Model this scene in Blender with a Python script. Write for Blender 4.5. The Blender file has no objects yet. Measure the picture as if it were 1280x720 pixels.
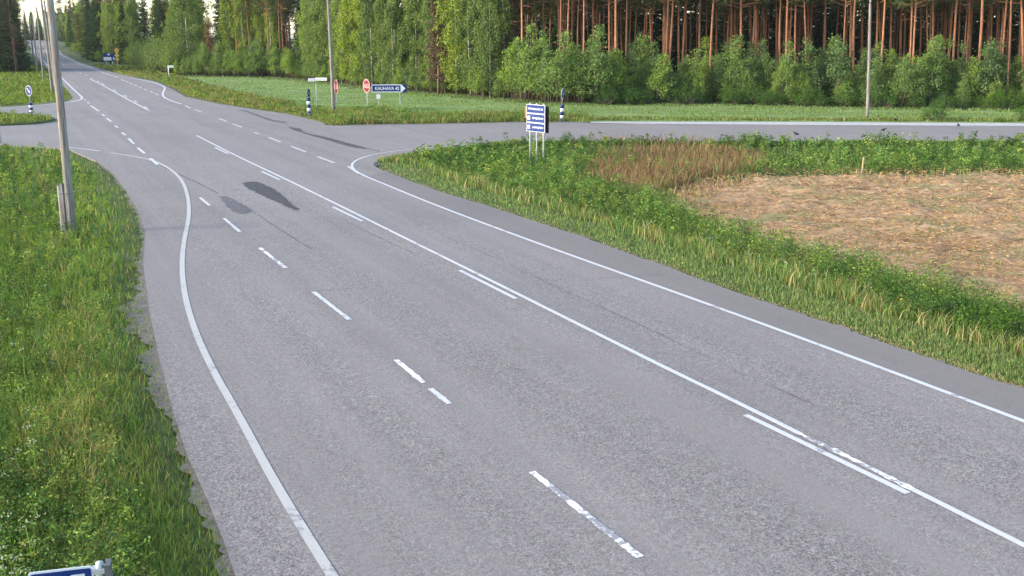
import bpy, bmesh, math, random
import numpy as np
from mathutils import Vector, Matrix
from mathutils.geometry import tessellate_polygon

random.seed(7)
rng = np.random.default_rng(7)
C = bpy.context.scene.collection
SC = bpy.context.scene

# ------------------------------------------------------------------ camera, sky, sun, exposure
FPX, YH, CH = 1300.0, 46.0, 6.15            # focal length in photo pixels, horizon row, camera height
TH = math.atan((360 - YH) / FPX)
cam = bpy.data.cameras.new('camera')
cam.sensor_width = 36
cam.lens = 36 * FPX / 1280
cam.clip_start = 0.1
cam.clip_end = 9000
co = bpy.data.objects.new('camera', cam)
C.objects.link(co)
co.location = (0, 0, CH)
co.rotation_euler = (math.pi / 2 - TH, 0, 0)
SC.camera = co

SUN_EL, SUN_AZ = math.radians(22), math.radians(-106)     # azimuth measured from +Y towards +X: low, behind and to the left
w = bpy.data.worlds.new('World')
SC.world = w
w.use_nodes = True
nt = w.node_tree
sky = nt.nodes.new('ShaderNodeTexSky')
sky.sky_type = 'NISHITA'
sky.sun_disc = False
sky.sun_elevation = SUN_EL
sky.sun_rotation = SUN_AZ
sky.air_density = 1.0
sky.dust_density = 1.0
sky.ozone_density = 1.0
bg = nt.nodes['Background']
bg.inputs['Strength'].default_value = 0.15
nt.links.new(sky.outputs['Color'], bg.inputs['Color'])
sl = bpy.data.lights.new('sun', 'SUN')
sl.energy = 1.8
sl.angle = math.radians(14)
sl.color = (1.0, 0.87, 0.70)
so = bpy.data.objects.new('sun', sl)
C.objects.link(so)
sd = Vector((math.sin(SUN_AZ) * math.cos(SUN_EL), math.cos(SUN_AZ) * math.cos(SUN_EL), math.sin(SUN_EL)))
so.rotation_euler = sd.to_track_quat('Z', 'Y').to_euler()
so.location = (-30, -20, 30)
SC.view_settings.view_transform = 'Standard'
SC.view_settings.look = 'None'
SC.view_settings.gamma = 1
SC.view_settings.exposure = 1.78
SC.view_settings.use_curve_mapping = False

# ------------------------------------------------------------------ materials
def new_mat(name, rough=0.9):
    m = bpy.data.materials.new(name)
    m.use_nodes = True
    b = m.node_tree.nodes['Principled BSDF']
    b.inputs['Roughness'].default_value = rough
    b.inputs['Specular IOR Level'].default_value = 0.25
    return m, m.node_tree, b

def N(t, typ, **kw):
    n = t.nodes.new(typ)
    for k, v in kw.items():
        if k in n.inputs:
            n.inputs[k].default_value = v
        else:
            setattr(n, k, v)
    return n

def ramp(t, src, stops):
    r = t.nodes.new('ShaderNodeValToRGB')
    e = r.color_ramp.elements
    while len(e) < len(stops):
        e.new(0.5)
    for el, (p, c) in zip(e, stops):
        el.position = p
        el.color = (*c, 1) if len(c) == 3 else c
    t.links.new(src, r.inputs['Fac'])
    return r.outputs['Color']

def mix(t, a, b, fac, mode='MIX'):
    m = t.nodes.new('ShaderNodeMix')
    m.data_type = 'RGBA'
    m.blend_type = mode
    for sock, v in ((m.inputs['Factor'], fac), (m.inputs['A'], a), (m.inputs['B'], b)):
        if hasattr(v, 'is_output'):
            t.links.new(v, sock)
        elif isinstance(v, (int, float)):
            sock.default_value = v
        else:
            sock.default_value = (*v, 1) if len(v) == 3 else v
    return m.outputs['Result']

def noise(t, vec, scale, detail=3, rough=0.55):
    n = N(t, 'ShaderNodeTexNoise', Scale=scale, Detail=detail, Roughness=rough)
    t.links.new(vec, n.inputs['Vector'])
    return n.outputs['Fac']

def obj_vec(t, rotz=0, scale=(1, 1, 1)):
    tc = t.nodes.new('ShaderNodeTexCoord')
    mp = t.nodes.new('ShaderNodeMapping')
    mp.inputs['Rotation'].default_value = (0, 0, rotz)
    t.links.new(tc.outputs['Object'], mp.inputs['Vector'])
    if scale == (1, 1, 1): return mp.outputs['Vector']
    m2 = t.nodes.new('ShaderNodeMapping')
    m2.inputs['Scale'].default_value = scale
    t.links.new(mp.outputs['Vector'], m2.inputs['Vector'])
    return m2.outputs['Vector']

def bump(t, b, h, strength, dist):
    n = N(t, 'ShaderNodeBump', Strength=strength, Distance=dist)
    t.links.new(h, n.inputs['Height'])
    t.links.new(n.outputs['Normal'], b.inputs['Normal'])

ROADANG = math.radians(25.6)     # road runs 25.6 degrees left of the view direction

def asphalt(name, base, speck=0.5, streak=0.12, scale=55):
    m, t, b = new_mat(name, 0.85)
    v = obj_vec(t)
    vs = obj_vec(t, -ROADANG, (0.75, 0.022, 1))      # long streaks along the lane
    sp = noise(t, v, scale, 2, 0.7)
    def cells(sc):
        vo = N(t, 'ShaderNodeTexVoronoi', Scale=sc)
        t.links.new(v, vo.inputs['Vector'])
        return vo.outputs['Color']
    c1, c2 = cells(scale), cells(scale * 0.36)
    r1 = ramp(t, c1, [(0.22, (1 - speck * 1.15,) * 3), (0.42, (1 - speck * .18,) * 3), (0.62, (1 + speck * .12,) * 3), (0.80, (1 + speck * .9,) * 3)])
    r2 = ramp(t, c2, [(0.25, (1 - speck * .32,) * 3), (0.5, (1.0,) * 3), (0.75, (1 + speck * .3,) * 3)])
    spk = mix(t, r1, r2, 1.0, 'MULTIPLY')
    wear = noise(t, vs, 0.9, 3, 0.55)                # polished bands along the wheel tracks show less grain
    spk = mix(t, spk, (1, 1, 1), ramp(t, wear, [(0.38, (0.75,) * 3), (0.6, (0.0,) * 3)]))
    tint = mix(t, base, mix(t, c1, (0.5, 0.5, 0.5), 0.45), 0.16, 'OVERLAY')
    big = noise(t, v, 0.22, 3, 0.5)
    st = noise(t, vs, 1.6, 4, 0.6)
    c = mix(t, tint, spk, 1.0, 'MULTIPLY')
    c = mix(t, c, ramp(t, big, [(0.3, (0.95,) * 3), (0.7, (1.04,) * 3)]), 1.0, 'MULTIPLY')
    c = mix(t, c, ramp(t, st, [(0.3, (1 - streak,) * 3), (0.7, (1 + streak,) * 3)]), 1.0, 'MULTIPLY')
    t.links.new(c, b.inputs['Base Color'])
    bump(t, b, sp, 0.3, 0.005)
    return m

M = {}
M['asphalt'] = asphalt('asphalt', (0.206, 0.184, 0.173), 0.38, 0.10, 50)
M['asphalt_shoulder'] = asphalt('asphalt_shoulder', (0.172, 0.154, 0.142), 0.2, 0.05, 60)
M['asphalt_side'] = asphalt('asphalt_side', (0.209, 0.188, 0.177), 0.24, 0.06, 50)
M['patch_dark'] = asphalt('patch_dark', (0.058, 0.055, 0.058), 0.5, 0.1, 30)
M['patch_grey'] = asphalt('patch_grey', (0.105, 0.10, 0.104), 0.4, 0.1, 30)
M['tar'] = asphalt('tar', (0.07, 0.068, 0.07), 0.4, 0.1, 30)

def paint(name, col, wear):
    m, t, b = new_mat(name, 0.7)
    v = obj_vec(t)
    n1 = noise(t, v, 9, 5, 0.75)
    n2 = noise(t, v, 1.3, 3, 0.6)
    a = N(t, 'ShaderNodeMath', operation='ADD')
    t.links.new(n1, a.inputs[0]); t.links.new(n2, a.inputs[1])
    hv = N(t, 'ShaderNodeMath', operation='MULTIPLY'); t.links.new(a.outputs[0], hv.inputs[0]); hv.inputs[1].default_value = 0.5
    f = ramp(t, hv.outputs[0], [(wear - 0.03, (1, 1, 1)), (wear + 0.03, (0, 0, 0))])
    g = noise(t, v, 60, 2)
    cc = mix(t, col, ramp(t, g, [(0.3, (0.82,) * 3), (0.7, (1.05,) * 3)]), 1.0, 'MULTIPLY')
    t.links.new(mix(t, cc, (0.24, 0.23, 0.24), f), b.inputs['Base Color'])
    return m
M['paint_white'] = paint('paint_white', (0.53, 0.53, 0.53), 0.41)
M['paint_worn'] = paint('paint_worn', (0.74, 0.74, 0.73), 0.475)
M['paint_cream'] = paint('paint_cream', (0.44, 0.42, 0.39), 0.41)

def plain(name, col, rough=0.6, var=0.12, scale=6, spec=0.3, metal=0.0):
    m, t, b = new_mat(name, rough)
    v = obj_vec(t)
    n = noise(t, v, scale, 4)
    t.links.new(mix(t, col, ramp(t, n, [(0.3, (1 - var,) * 3), (0.7, (1 + var,) * 3)]), 1.0, 'MULTIPLY'), b.inputs['Base Color'])
    b.inputs['Specular IOR Level'].default_value = spec
    b.inputs['Metallic'].default_value = metal
    return m
M['sign_blue'] = plain('sign_blue', (0.008, 0.028, 0.155), 0.45, 0.08)
M['sign_dark_blue'] = plain('sign_dark_blue', (0.008, 0.02, 0.12), 0.45, 0.08)
M['sign_white'] = plain('sign_white', (0.62, 0.64, 0.66), 0.45, 0.06)
M['sign_red'] = plain('sign_red', (0.14, 0.007, 0.015), 0.45, 0.08)
M['sign_pink'] = plain('sign_pink', (0.46, 0.26, 0.27), 0.45, 0.08)
M['sign_yellow'] = plain('sign_yellow', (0.78, 0.52, 0.10), 0.5, 0.08)
M['sign_orange'] = plain('sign_orange', (0.60, 0.24, 0.03), 0.5, 0.08)
M['sign_brown'] = plain('sign_brown', (0.26, 0.13, 0.075), 0.6, 0.12)
M['sign_green'] = plain('sign_green', (0.02, 0.12, 0.10), 0.5, 0.1)
M['sign_pale'] = plain('sign_pale', (0.55, 0.62, 0.56), 0.5, 0.1)
M['sign_back'] = plain('sign_back', (0.018, 0.018, 0.02), 0.6, 0.2)
M['steel'] = plain('steel', (0.36, 0.38, 0.38), 0.5, 0.18, 9, 0.5)
M['steel_dark'] = plain('steel_dark', (0.10, 0.10, 0.10), 0.6, 0.3, 9, 0.4)
M['insulator'] = plain('insulator', (0.30, 0.30, 0.28), 0.35, 0.1, 9, 0.5)
M['concrete'] = plain('concrete', (0.33, 0.32, 0.30), 0.95, 0.25, 14)
M['stake'] = plain('stake', (0.42, 0.34, 0.20), 0.9, 0.25, 14)
M['feather'] = plain('feather', (0.015, 0.015, 0.018), 0.6, 0.3, 20)

def wood_pole():
    m, t, b = new_mat('pole_wood', 0.95)
    v = obj_vec(t, 0, (9, 9, 0.35))
    v2 = obj_vec(t, 0, (1, 1, 0.6))
    n = noise(t, v, 3.0, 6, 0.65)
    n2 = noise(t, v2, 1.4, 3)
    c = ramp(t, n, [(0.34, (0.07, 0.064, 0.06)), (0.5, (0.22, 0.205, 0.19)), (0.66, (0.36, 0.345, 0.325))])
    c = mix(t, c, (0.22, 0.155, 0.105), ramp(t, n2, [(0.45, (0, 0, 0)), (0.7, (0.7,) * 3)]))
    t.links.new(c, b.inputs['Base Color'])
    bump(t, b, n, 0.6, 0.02)
    return m
M['pole_wood'] = wood_pole()

def bark(name, low, high, zlo, zhi, patches=None):
    """bark whose colour changes with the height on the trunk, as in Scots pine"""
    m, t, b = new_mat(name, 0.95)
    tc = t.nodes.new('ShaderNodeTexCoord')
    sx = t.nodes.new('ShaderNodeSeparateXYZ')
    t.links.new(tc.outputs['Object'], sx.inputs[0])
    mr = N(t, 'ShaderNodeMapRange')
    mr.inputs['From Min'].default_value = zlo
    mr.inputs['From Max'].default_value = zhi
    t.links.new(sx.outputs['Z'], mr.inputs['Value'])
    c = mix(t, low, high, mr.outputs['Result'])
    v = obj_vec(t, 0, (6, 6, 1.2))
    n = noise(t, v, 1.6, 5, 0.7)
    c = mix(t, c, ramp(t, n, [(0.3, (0.5,) * 3), (0.7, (1.25,) * 3)]), 1.0, 'MULTIPLY')
    if patches:
        v3 = obj_vec(t, 0, (1.5, 1.5, 5))
        c = mix(t, c, patches, ramp(t, noise(t, v3, 1.5, 4, 0.7), [(0.52, (0, 0, 0)), (0.6, (1, 1, 1))]))
    oi = t.nodes.new('ShaderNodeObjectInfo')
    c = mix(t, c, ramp(t, oi.outputs['Random'], [(0, (0.55, 0.56, 0.58)), (1, (1.15,) * 3)]), 1.0, 'MULTIPLY')
    t.links.new(c, b.inputs['Base Color'])
    return m
M['pine_bark'] = bark('pine_bark', (0.175, 0.12, 0.09), (0.36, 0.17, 0.095), 0.5, 5.5)
M['birch_bark'] = bark('birch_bark', (0.40, 0.37, 0.32), (0.55, 0.52, 0.46), 0, 8, (0.07, 0.06, 0.055))
M['spruce_bark'] = bark('spruce_bark', (0.10, 0.08, 0.07), (0.12, 0.09, 0.075), 0, 8)
M['shrub_bark'] = bark('shrub_bark', (0.17, 0.14, 0.11), (0.22, 0.19, 0.15), 0, 3)

def leaf_mat(name, col, var=0.45, transl=0.35, attr=False, yellow=0.0, objvar=0.25):
    m = bpy.data.materials.new(name)
    m.use_nodes = True
    t = m.node_tree
    t.nodes.remove(t.nodes['Principled BSDF'])
    out = t.nodes['Material Output']
    if attr:
        a = N(t, 'ShaderNodeVertexColor', layer_name='Col')
        c = a.outputs['Color']
    else:
        g = t.nodes.new('ShaderNodeNewGeometry')
        c = mix(t, col, ramp(t, g.outputs['Random Per Island'], [(0, (1 - var,) * 3), (0.6, (1.0,) * 3), (1, (1 + var, 1 + var * 0.9, 1))]), 1.0, 'MULTIPLY')
        oi = t.nodes.new('ShaderNodeObjectInfo')
        c = mix(t, c, ramp(t, oi.outputs['Random'], [(0, (1 - objvar, 1 - objvar * 0.8, 1)), (0.5, (1, 1, 1)), (1, (1 + objvar, 1 + objvar * .8, 0.85))]), 1.0, 'MULTIPLY')
    d = N(t, 'ShaderNodeBsdfDiffuse')
    tr = N(t, 'ShaderNodeBsdfTranslucent')
    t.links.new(c, d.inputs['Color'])
    t.links.new(mix(t, c, (1.15, 1.2, 0.5), 1.0, 'MULTIPLY'), tr.inputs['Color'])
    ms = N(t, 'ShaderNodeMixShader', Fac=transl)
    t.links.new(d.outputs[0], ms.inputs[1]); t.links.new(tr.outputs[0], ms.inputs[2])
    t.links.new(ms.outputs[0], out.inputs['Surface'])
    return m
M['grass'] = leaf_mat('grass', None, attr=True, transl=0.38)
M['straw'] = leaf_mat('straw', None, attr=True, transl=0.15)
M['birch_leaf'] = leaf_mat('birch_leaf', (0.205, 0.275, 0.085), objvar=0.35)
M['spruce_leaf'] = leaf_mat('spruce_leaf', (0.050, 0.082, 0.042), transl=0.15)
M['pine_leaf'] = leaf_mat('pine_leaf', (0.072, 0.092, 0.042), transl=0.12)
M['brown_leaf'] = leaf_mat('brown_leaf', (0.14, 0.10, 0.068), transl=0.1)
M['young_leaf'] = leaf_mat('young_leaf', (0.185, 0.275, 0.098), objvar=0.32, transl=.4)
M['willow_leaf'] = leaf_mat('willow_leaf', (0.18, 0.255, 0.085), objvar=0.15)
M['shrub_leaf'] = leaf_mat('shrub_leaf', (0.075, 0.15, 0.04), objvar=0.15)

def ground_mat():
    m, t, b = new_mat('ground', 1.0)
    v = obj_vec(t)
    n1 = noise(t, v, 0.25, 5, 0.65)
    n2 = noise(t, v, 4, 5, 0.7)
    c = ramp(t, n2, [(0.3, (0.035, 0.05, 0.018)), (0.5, (0.07, 0.105, 0.03)), (0.72, (0.13, 0.135, 0.055))])
    c = mix(t, c, (0.13, 0.105, 0.06), ramp(t, n1, [(0.5, (0, 0, 0)), (0.75, (0.6,) * 3)]))
    t.links.new(c, b.inputs['Base Color'])
    bump(t, b, n2, 0.8, 0.08)
    return m
M['ground'] = ground_mat()

def field_mat():
    m, t, b = new_mat('crop_field', 1.0)
    v = obj_vec(t)
    vr = obj_vec(t, math.radians(4), (0.02, 0.55, 1))
    n1 = noise(t, vr, 1.0, 4, 0.6)
    n2 = noise(t, v, 0.09, 3)
    n3 = noise(t, v, 6, 4, 0.7)
    c = ramp(t, n1, [(0.32, (0.11, 0.165, 0.05)), (0.5, (0.175, 0.255, 0.085)), (0.68, (0.235, 0.315, 0.12))])
    c = mix(t, c, (0.15, 0.19, 0.06), ramp(t, n2, [(0.45, (0, 0, 0)), (0.7, (0.8,) * 3)]))
    c = mix(t, c, ramp(t, n3, [(0.3, (0.7,) * 3), (0.7, (1.25,) * 3)]), 1.0, 'MULTIPLY')
    t.links.new(c, b.inputs['Base Color'])
    bump(t, b, n3, 0.6, 0.1)
    return m
M['crop'] = field_mat()

def mown_mat():
    m, t, b = new_mat('mown_field', 1.0)
    v = obj_vec(t)
    va = obj_vec(t, 0.12, (0.3, 2.2, 1))
    n1 = noise(t, va, 0.9, 6, 0.72)
    n2 = noise(t, v, 0.35, 4, 0.6)
    n3 = noise(t, v, 12, 4, 0.7)
    c = ramp(t, n1, [(0.33, (0.12, 0.066, 0.036)), (0.42, (0.29, 0.17, 0.085)), (0.52, (0.38, 0.24, 0.125)), (0.66, (0.48, 0.335, 0.185))])
    c = mix(t, c, (0.20, 0.20, 0.08), ramp(t, n2, [(0.5, (0, 0, 0)), (0.62, (0.75,) * 3)]))
    c = mix(t, c, ramp(t, n3, [(0.3, (0.65,) * 3), (0.7, (1.25,) * 3)]), 1.0, 'MULTIPLY')
    t.links.new(c, b.inputs['Base Color'])
    bump(t, b, n1, 0.9, 0.12)
    return m
M['mown'] = mown_mat()

def gravel_mat(name, lo, hi):
    m, t, b = new_mat(name, 1.0)
    v = obj_vec(t)
    n = noise(t, v, 28, 4, 0.8)
    n2 = noise(t, v, 2.0, 4, 0.7)
    c = ramp(t, n, [(0.3, lo), (0.7, hi)])
    c = mix(t, c, ramp(t, n2, [(0.3, (0.7,) * 3), (0.7, (1.1,) * 3)]), 1.0, 'MULTIPLY')
    t.links.new(c, b.inputs['Base Color'])
    bump(t, b, n, 0.8, 0.02)
    return m
M['gravel'] = gravel_mat('gravel', (0.11, 0.095, 0.075), (0.27, 0.24, 0.20))
M['pale_gravel'] = gravel_mat('pale_gravel', (0.36, 0.35, 0.345), (0.54, 0.53, 0.525))

# ------------------------------------------------------------------ object helpers
def tag(o, label=None, cat=None, group=None, kind=None):
    if label: o['label'] = label
    if cat: o['category'] = cat
    if group: o['group'] = group
    if kind: o['kind'] = kind
    return o

def empty(name, loc, rz=0.0):
    o = bpy.data.objects.new(name, None)
    o.empty_display_size = 0.3
    C.objects.link(o)
    o.location = loc
    o.rotation_euler = (0, 0, rz)
    return o

def link(name, me, mat, parent=None):
    o = bpy.data.objects.new(name, me)
    C.objects.link(o)
    if mat is not None and not me.materials:
        me.materials.append(mat)
    if parent is not None:
        o.parent = parent
    return o

def pymesh(name, verts, faces, smooth=False):
    me = bpy.data.meshes.new(name)
    me.from_pydata([tuple(v) for v in verts], [], faces)
    me.update()
    if smooth:
        me.polygons.foreach_set('use_smooth', [True] * len(me.polygons))
    return me

def npmesh(name, V, F, col=None, smooth=False):
    """fast mesh from arrays; F is a list of (n,k) index arrays"""
    me = bpy.data.meshes.new(name)
    V = np.asarray(V, np.float32)
    loops = np.concatenate([f.ravel() for f in F]).astype(np.int32)
    sizes = np.concatenate([np.full(len(f), f.shape[1]) for f in F]).astype(np.int32)
    starts = np.concatenate([[0], np.cumsum(sizes)[:-1]]).astype(np.int32)
    me.vertices.add(len(V)); me.vertices.foreach_set('co', V.ravel())
    me.loops.add(len(loops)); me.loops.foreach_set('vertex_index', loops)
    me.polygons.add(len(sizes)); me.polygons.foreach_set('loop_start', starts); me.polygons.foreach_set('loop_total', sizes)
    if smooth:
        me.polygons.foreach_set('use_smooth', np.ones(len(sizes), bool))
    if col is not None:
        at = me.color_attributes.new('Col', 'FLOAT_COLOR', 'POINT')
        c4 = np.ones((len(V), 4), np.float32); c4[:, :3] = col
        at.data.foreach_set('color', c4.ravel())
    me.update(calc_edges=True)
    return me

# ------------------------------------------------------------------ pixels to places
HILLX = np.array([0, 150, 240, 300, 360, 420, 480, 540, 620, 800, 1200, 5000], float)
def hill(y):
    y = np.asarray(y, float)
    s = np.clip((y - 240) / 280, 0, 1)
    up = 4.3 * s * s * (3 - 2 * s)
    d = np.clip((y - 560) / 500, 0, 1)
    return up - 5.0 * d * d * (3 - 2 * d)

def ray(px, py):
    u = (np.asarray(px, float) - 640) / FPX
    v = (360 - np.asarray(py, float)) / FPX
    return u, math.cos(TH) + v * math.sin(TH), -math.sin(TH) + v * math.cos(TH)

def flat(px, py, z=0.0):
    dx, dy, dz = ray(px, py)
    t = (z - CH) / dz
    return dx * t, dy * t

def at(px, py, Y):
    dx, dy, dz = ray(px, py)
    t = Y / dy
    return Vector((float(dx * t), float(Y), float(CH + dz * t)))

def W2(pts):
    return [tuple(float(q) for q in flat(x, y)) for x, y in pts]

RD = np.array([-math.sin(ROADANG), math.cos(ROADANG)])

LEFT_NEAR = [(295, 720), (278, 670), (258, 620), (235, 570), (215, 510), (200, 450), (187, 390), (179, 330), (182, 290), (172, 262), (158, 238), (141, 216), (120, 201)]
RIGHT_NEAR = [(474, 199), (468, 204), (470, 208.5), (478.5, 213), (542, 237.5), (605, 256), (730, 297), (808, 325), (880, 351), (961, 380), (1071, 416.6), (1206, 464), (1280, 488), (1450, 548)]
main_near = W2(LEFT_NEAR)
p0 = np.array(main_near[0])
main_poly = [tuple(p0 - RD * 40)] + main_near + W2([(104, 186), (88, 160), (90, 130), (92, 122.5), (86, 114), (73, 99)])
main_poly += W2([(185, 100), (197, 102.8), (217, 112.0), (232, 121), (275, 130), (320, 137), (358, 142), (400, 152), (440, 175)]) + W2(RIGHT_NEAR)
main_poly += [tuple(np.array(main_poly[-1]) - RD * 60)]
left_poly = W2([(141, 216), (120, 201), (90, 188), (60, 184), (0, 181.5), (-250, 178), (-250, 134), (0, 134.5), (50, 130.5), (85, 126.5), (92, 122.5), (115, 130), (160, 170)])
right_poly = W2([(350, 141), (360, 147.5), (365, 152.5), (420, 157), (482, 155.7), (545, 155), (640, 152.8), (720, 152.8), (740, 154), (1000, 155.8), (1280, 157), (2000, 161),
                 (2000, 181), (1280, 178.5), (900, 178.5), (662, 178.6), (599, 182), (535, 189.6), (493, 195), (474, 199), (468, 204), (430, 210), (380, 170), (335, 145)])
island_poly = W2([(-250, 158), (-60, 158), (0, 157.3), (40, 155.5), (62, 152.5), (69, 150), (63, 147), (40, 144.5), (0, 142), (-60, 141), (-250, 141)])

# far part of the main road: centre offset and half widths by depth
FY = np.array([143, 148, 186, 240, 330, 390, 460, 520, 600, 700], float)
FXR = np.array([-.388, -.3900, -.407, -.421, -.436, -.4385, -.4420, -.4455, -.449, -.452])
def cen(Y): return np.interp(Y, FY, FXR) * Y
LW = lambda Y: np.interp(Y, [143, 148, 260], [4.9, 4.9, 4.9])
RWd = lambda Y: np.interp(Y, [143, 148, 200, 270], [7.9, 7.7, 5.6, 4.9])
# pin the joint to the near polygon
_jl = flat(73, 99); _jr = flat(185, 100)
YJ0 = float(_jl[1]); YJ1 = float(_jr[1])
fys = np.concatenate([[max(YJ0, YJ1) + 4], np.arange(165, 701, 12)])
far_left = [(float(_jl[0]), YJ0)] + [(float(cen(y) - LW(y)), float(y)) for y in fys]
far_right = [(float(_jr[0]), YJ1)] + [(float(cen(y) + RWd(y)), float(y)) for y in fys]
far_poly = far_left + far_right[::-1]

def inside(poly, x, y):
    p = np.array(poly); x = np.asarray(x); y = np.asarray(y)
    r = np.zeros(x.shape, bool)
    j = len(p) - 1
    for i in range(len(p)):
        xi, yi = p[i]; xj, yj = p[j]
        c = ((yi > y) != (yj > y))
        r ^= c & (x < (xj - xi) * (y - yi) / (yj - yi + 1e-12) + xi)
        j = i
    return r

def segdist(poly, x, y, closed=True):
    p = np.array(poly); d = np.full(np.shape(x), 1e9)
    n = len(p)
    for i in range(n if closed else n - 1):
        a = p[i]; b = p[(i + 1) % n]; ab = b - a; L = ab @ ab + 1e-12
        t = np.clip(((x - a[0]) * ab[0] + (y - a[1]) * ab[1]) / L, 0, 1)
        d = np.minimum(d, np.hypot(x - a[0] - t * ab[0], y - a[1] - t * ab[1]))
    return d

ROADS = [main_poly, left_poly, right_poly, far_poly]
def on_road(x, y):
    r = np.zeros(np.shape(x), bool)
    for p in ROADS: r |= inside(p, x, y)
    return r & ~inside(island_poly, x, y)

def road_dist(x, y):
    x = np.asarray(x, float); y = np.asarray(y, float)
    d = np.full(x.shape, 1e9)
    for p in ROADS: d = np.minimum(d, segdist(p, x, y))
    d[on_road(x, y)] = 0
    return d

def wob(x, y):
    return (np.sin(x * .9 + 1.3 * np.sin(y * .5)) * np.sin(y * .8 + np.sin(x * .6)) + 0.5 * np.sin(x * 2.3 + y * 1.1) * np.sin(y * 2.1 - x * .7))

def terrain(x, y, d=None):
    x = np.asarray(x, float); y = np.asarray(y, float)
    if d is None: d = road_dist(x, y)
    isl = inside(island_poly, x, y)
    s = np.clip((d - 0.9) / 3.2, 0, 1); s = s * s * (3 - 2 * s)
    z = hill(y) - 0.045 - np.where(isl, 0, 0.28 * s) + 0.04 * wob(x, y) * np.clip(d / 1.5, 0, 1)
    z = np.where(isl, hill(y) + 0.10, z)
    return np.where((d <= 0) & ~isl, hill(y) - 0.14, z)

def P(px, py):
    """pixel rays (arrays) to the ground, walking to the real terrain height"""
    px = np.atleast_1d(np.asarray(px, float)); py = np.atleast_1d(np.asarray(py, float))
    z = np.zeros(px.shape)
    for _ in range(4):
        x, y = flat(px, py, z)
        y = np.clip(y, 0, 230); z = np.clip(terrain(x, y), -0.6, 0.5)
    return x, y, z

def P1(px, py):
    x, y, z = P(px, py)
    return Vector((float(x[0]), float(y[0]), float(z[0])))

# ------------------------------------------------------------------ the ground
def axis(lo, hi, step, outs):
    a = list(np.arange(lo, hi + 1e-6, step))
    s = step
    b, c = [], []
    v = hi
    while v < outs[1]:
        s *= 1.16; v += s; b.append(v)
    s = step; v = lo
    while v > outs[0]:
        s *= 1.16; v -= s; c.append(v)
    return np.array(c[::-1] + a + b)
gx = axis(-75, 95, 0.9, (-3500, 3500))
gy = axis(-6, 135, 0.9, (-60, 4500))
GX, GY = np.meshgrid(gx, gy)
gz = terrain(GX.ravel(), GY.ravel())
V = np.stack([GX.ravel(), GY.ravel(), gz], 1)
nx, ny = len(gx), len(gy)
ii = (np.arange(ny - 1)[:, None] * nx + np.arange(nx - 1)[None]).ravel()
F = np.stack([ii, ii + 1, ii + 1 + nx, ii + nx], 1)
tag(link('ground', npmesh('ground', V, [F], smooth=True), M['ground']), kind='structure')

def slab(name, poly, z, mat, kind='structure', parent=None, thick=0.09):
    """flat sheet with a real drop at its edge"""
    zf = z if callable(z) else (lambda x, y: float(hill(y)) + z)
    top = [Vector((x, y, zf(x, y))) for x, y in poly]
    tris = tessellate_polygon([[Vector((p.x, p.y, 0)) for p in top]])
    n = len(top)
    vs = top + [Vector((p.x, p.y, p.z - thick)) for p in top]
    fs = []
    for a, b, c in tris:
        nrm = (top[b] - top[a]).cross(top[c] - top[a]).z
        fs.append((a, b, c) if nrm > 0 else (a, c, b))
    if thick > 0:
        for i in range(n):
            j = (i + 1) % n
            fs.append((i, j, n + j, n + i))
    else:
        vs = top
    o = link(name, pymesh(name, vs, fs), mat, parent)
    if kind: o['kind'] = kind
    return o

def chaikin(pts, n=2, closed=False):
    p = np.array(pts, float)
    for _ in range(n):
        a = p[:-1] * .75 + p[1:] * .25; b = p[:-1] * .25 + p[1:] * .75
        q = np.empty((2 * len(a), 2)); q[0::2] = a; q[1::2] = b
        p = np.vstack([p[:1], q, p[-1:]])
    return p

def resample(p, step):
    p = np.array(p, float)
    s = np.concatenate([[0], np.cumsum(np.hypot(*np.diff(p, axis=0).T))])
    n = max(2, int(s[-1] / step) + 1)
    t = np.linspace(0, s[-1], n)
    return np.stack([np.interp(t, s, p[:, 0]), np.interp(t, s, p[:, 1])], 1)

main_road = slab('main_road', main_poly, 0.0, M['asphalt'])
tag(main_road, kind='structure')
# far stretch: strip over the hill, part of the same carriageway
vs, fs = [], []
for i, (a, b) in enumerate(zip(far_left, far_right)):
    za, zb = float(hill(a[1])) - .003, float(hill(b[1])) - .003
    vs += [(a[0], a[1], za - .1), (a[0], a[1], za), (b[0], b[1], zb), (b[0], b[1], zb - .1)]
    if i:
        k = 4 * i
        fs += [(k - 4, k - 3, k + 1, k), (k - 3, k - 2, k + 2, k + 1), (k - 2, k - 1, k + 3, k + 2)]
far_road = link('main_road_far_stretch', pymesh('far', vs, fs), M['asphalt'], main_road)
side_road = slab('side_road', right_poly, -0.005, M['asphalt_side'])
left_road = slab('junction_road', left_poly, -0.006, M['asphalt_side'])
slab('traffic_island', island_poly, 0.11, M['ground'], thick=0.2)

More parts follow.
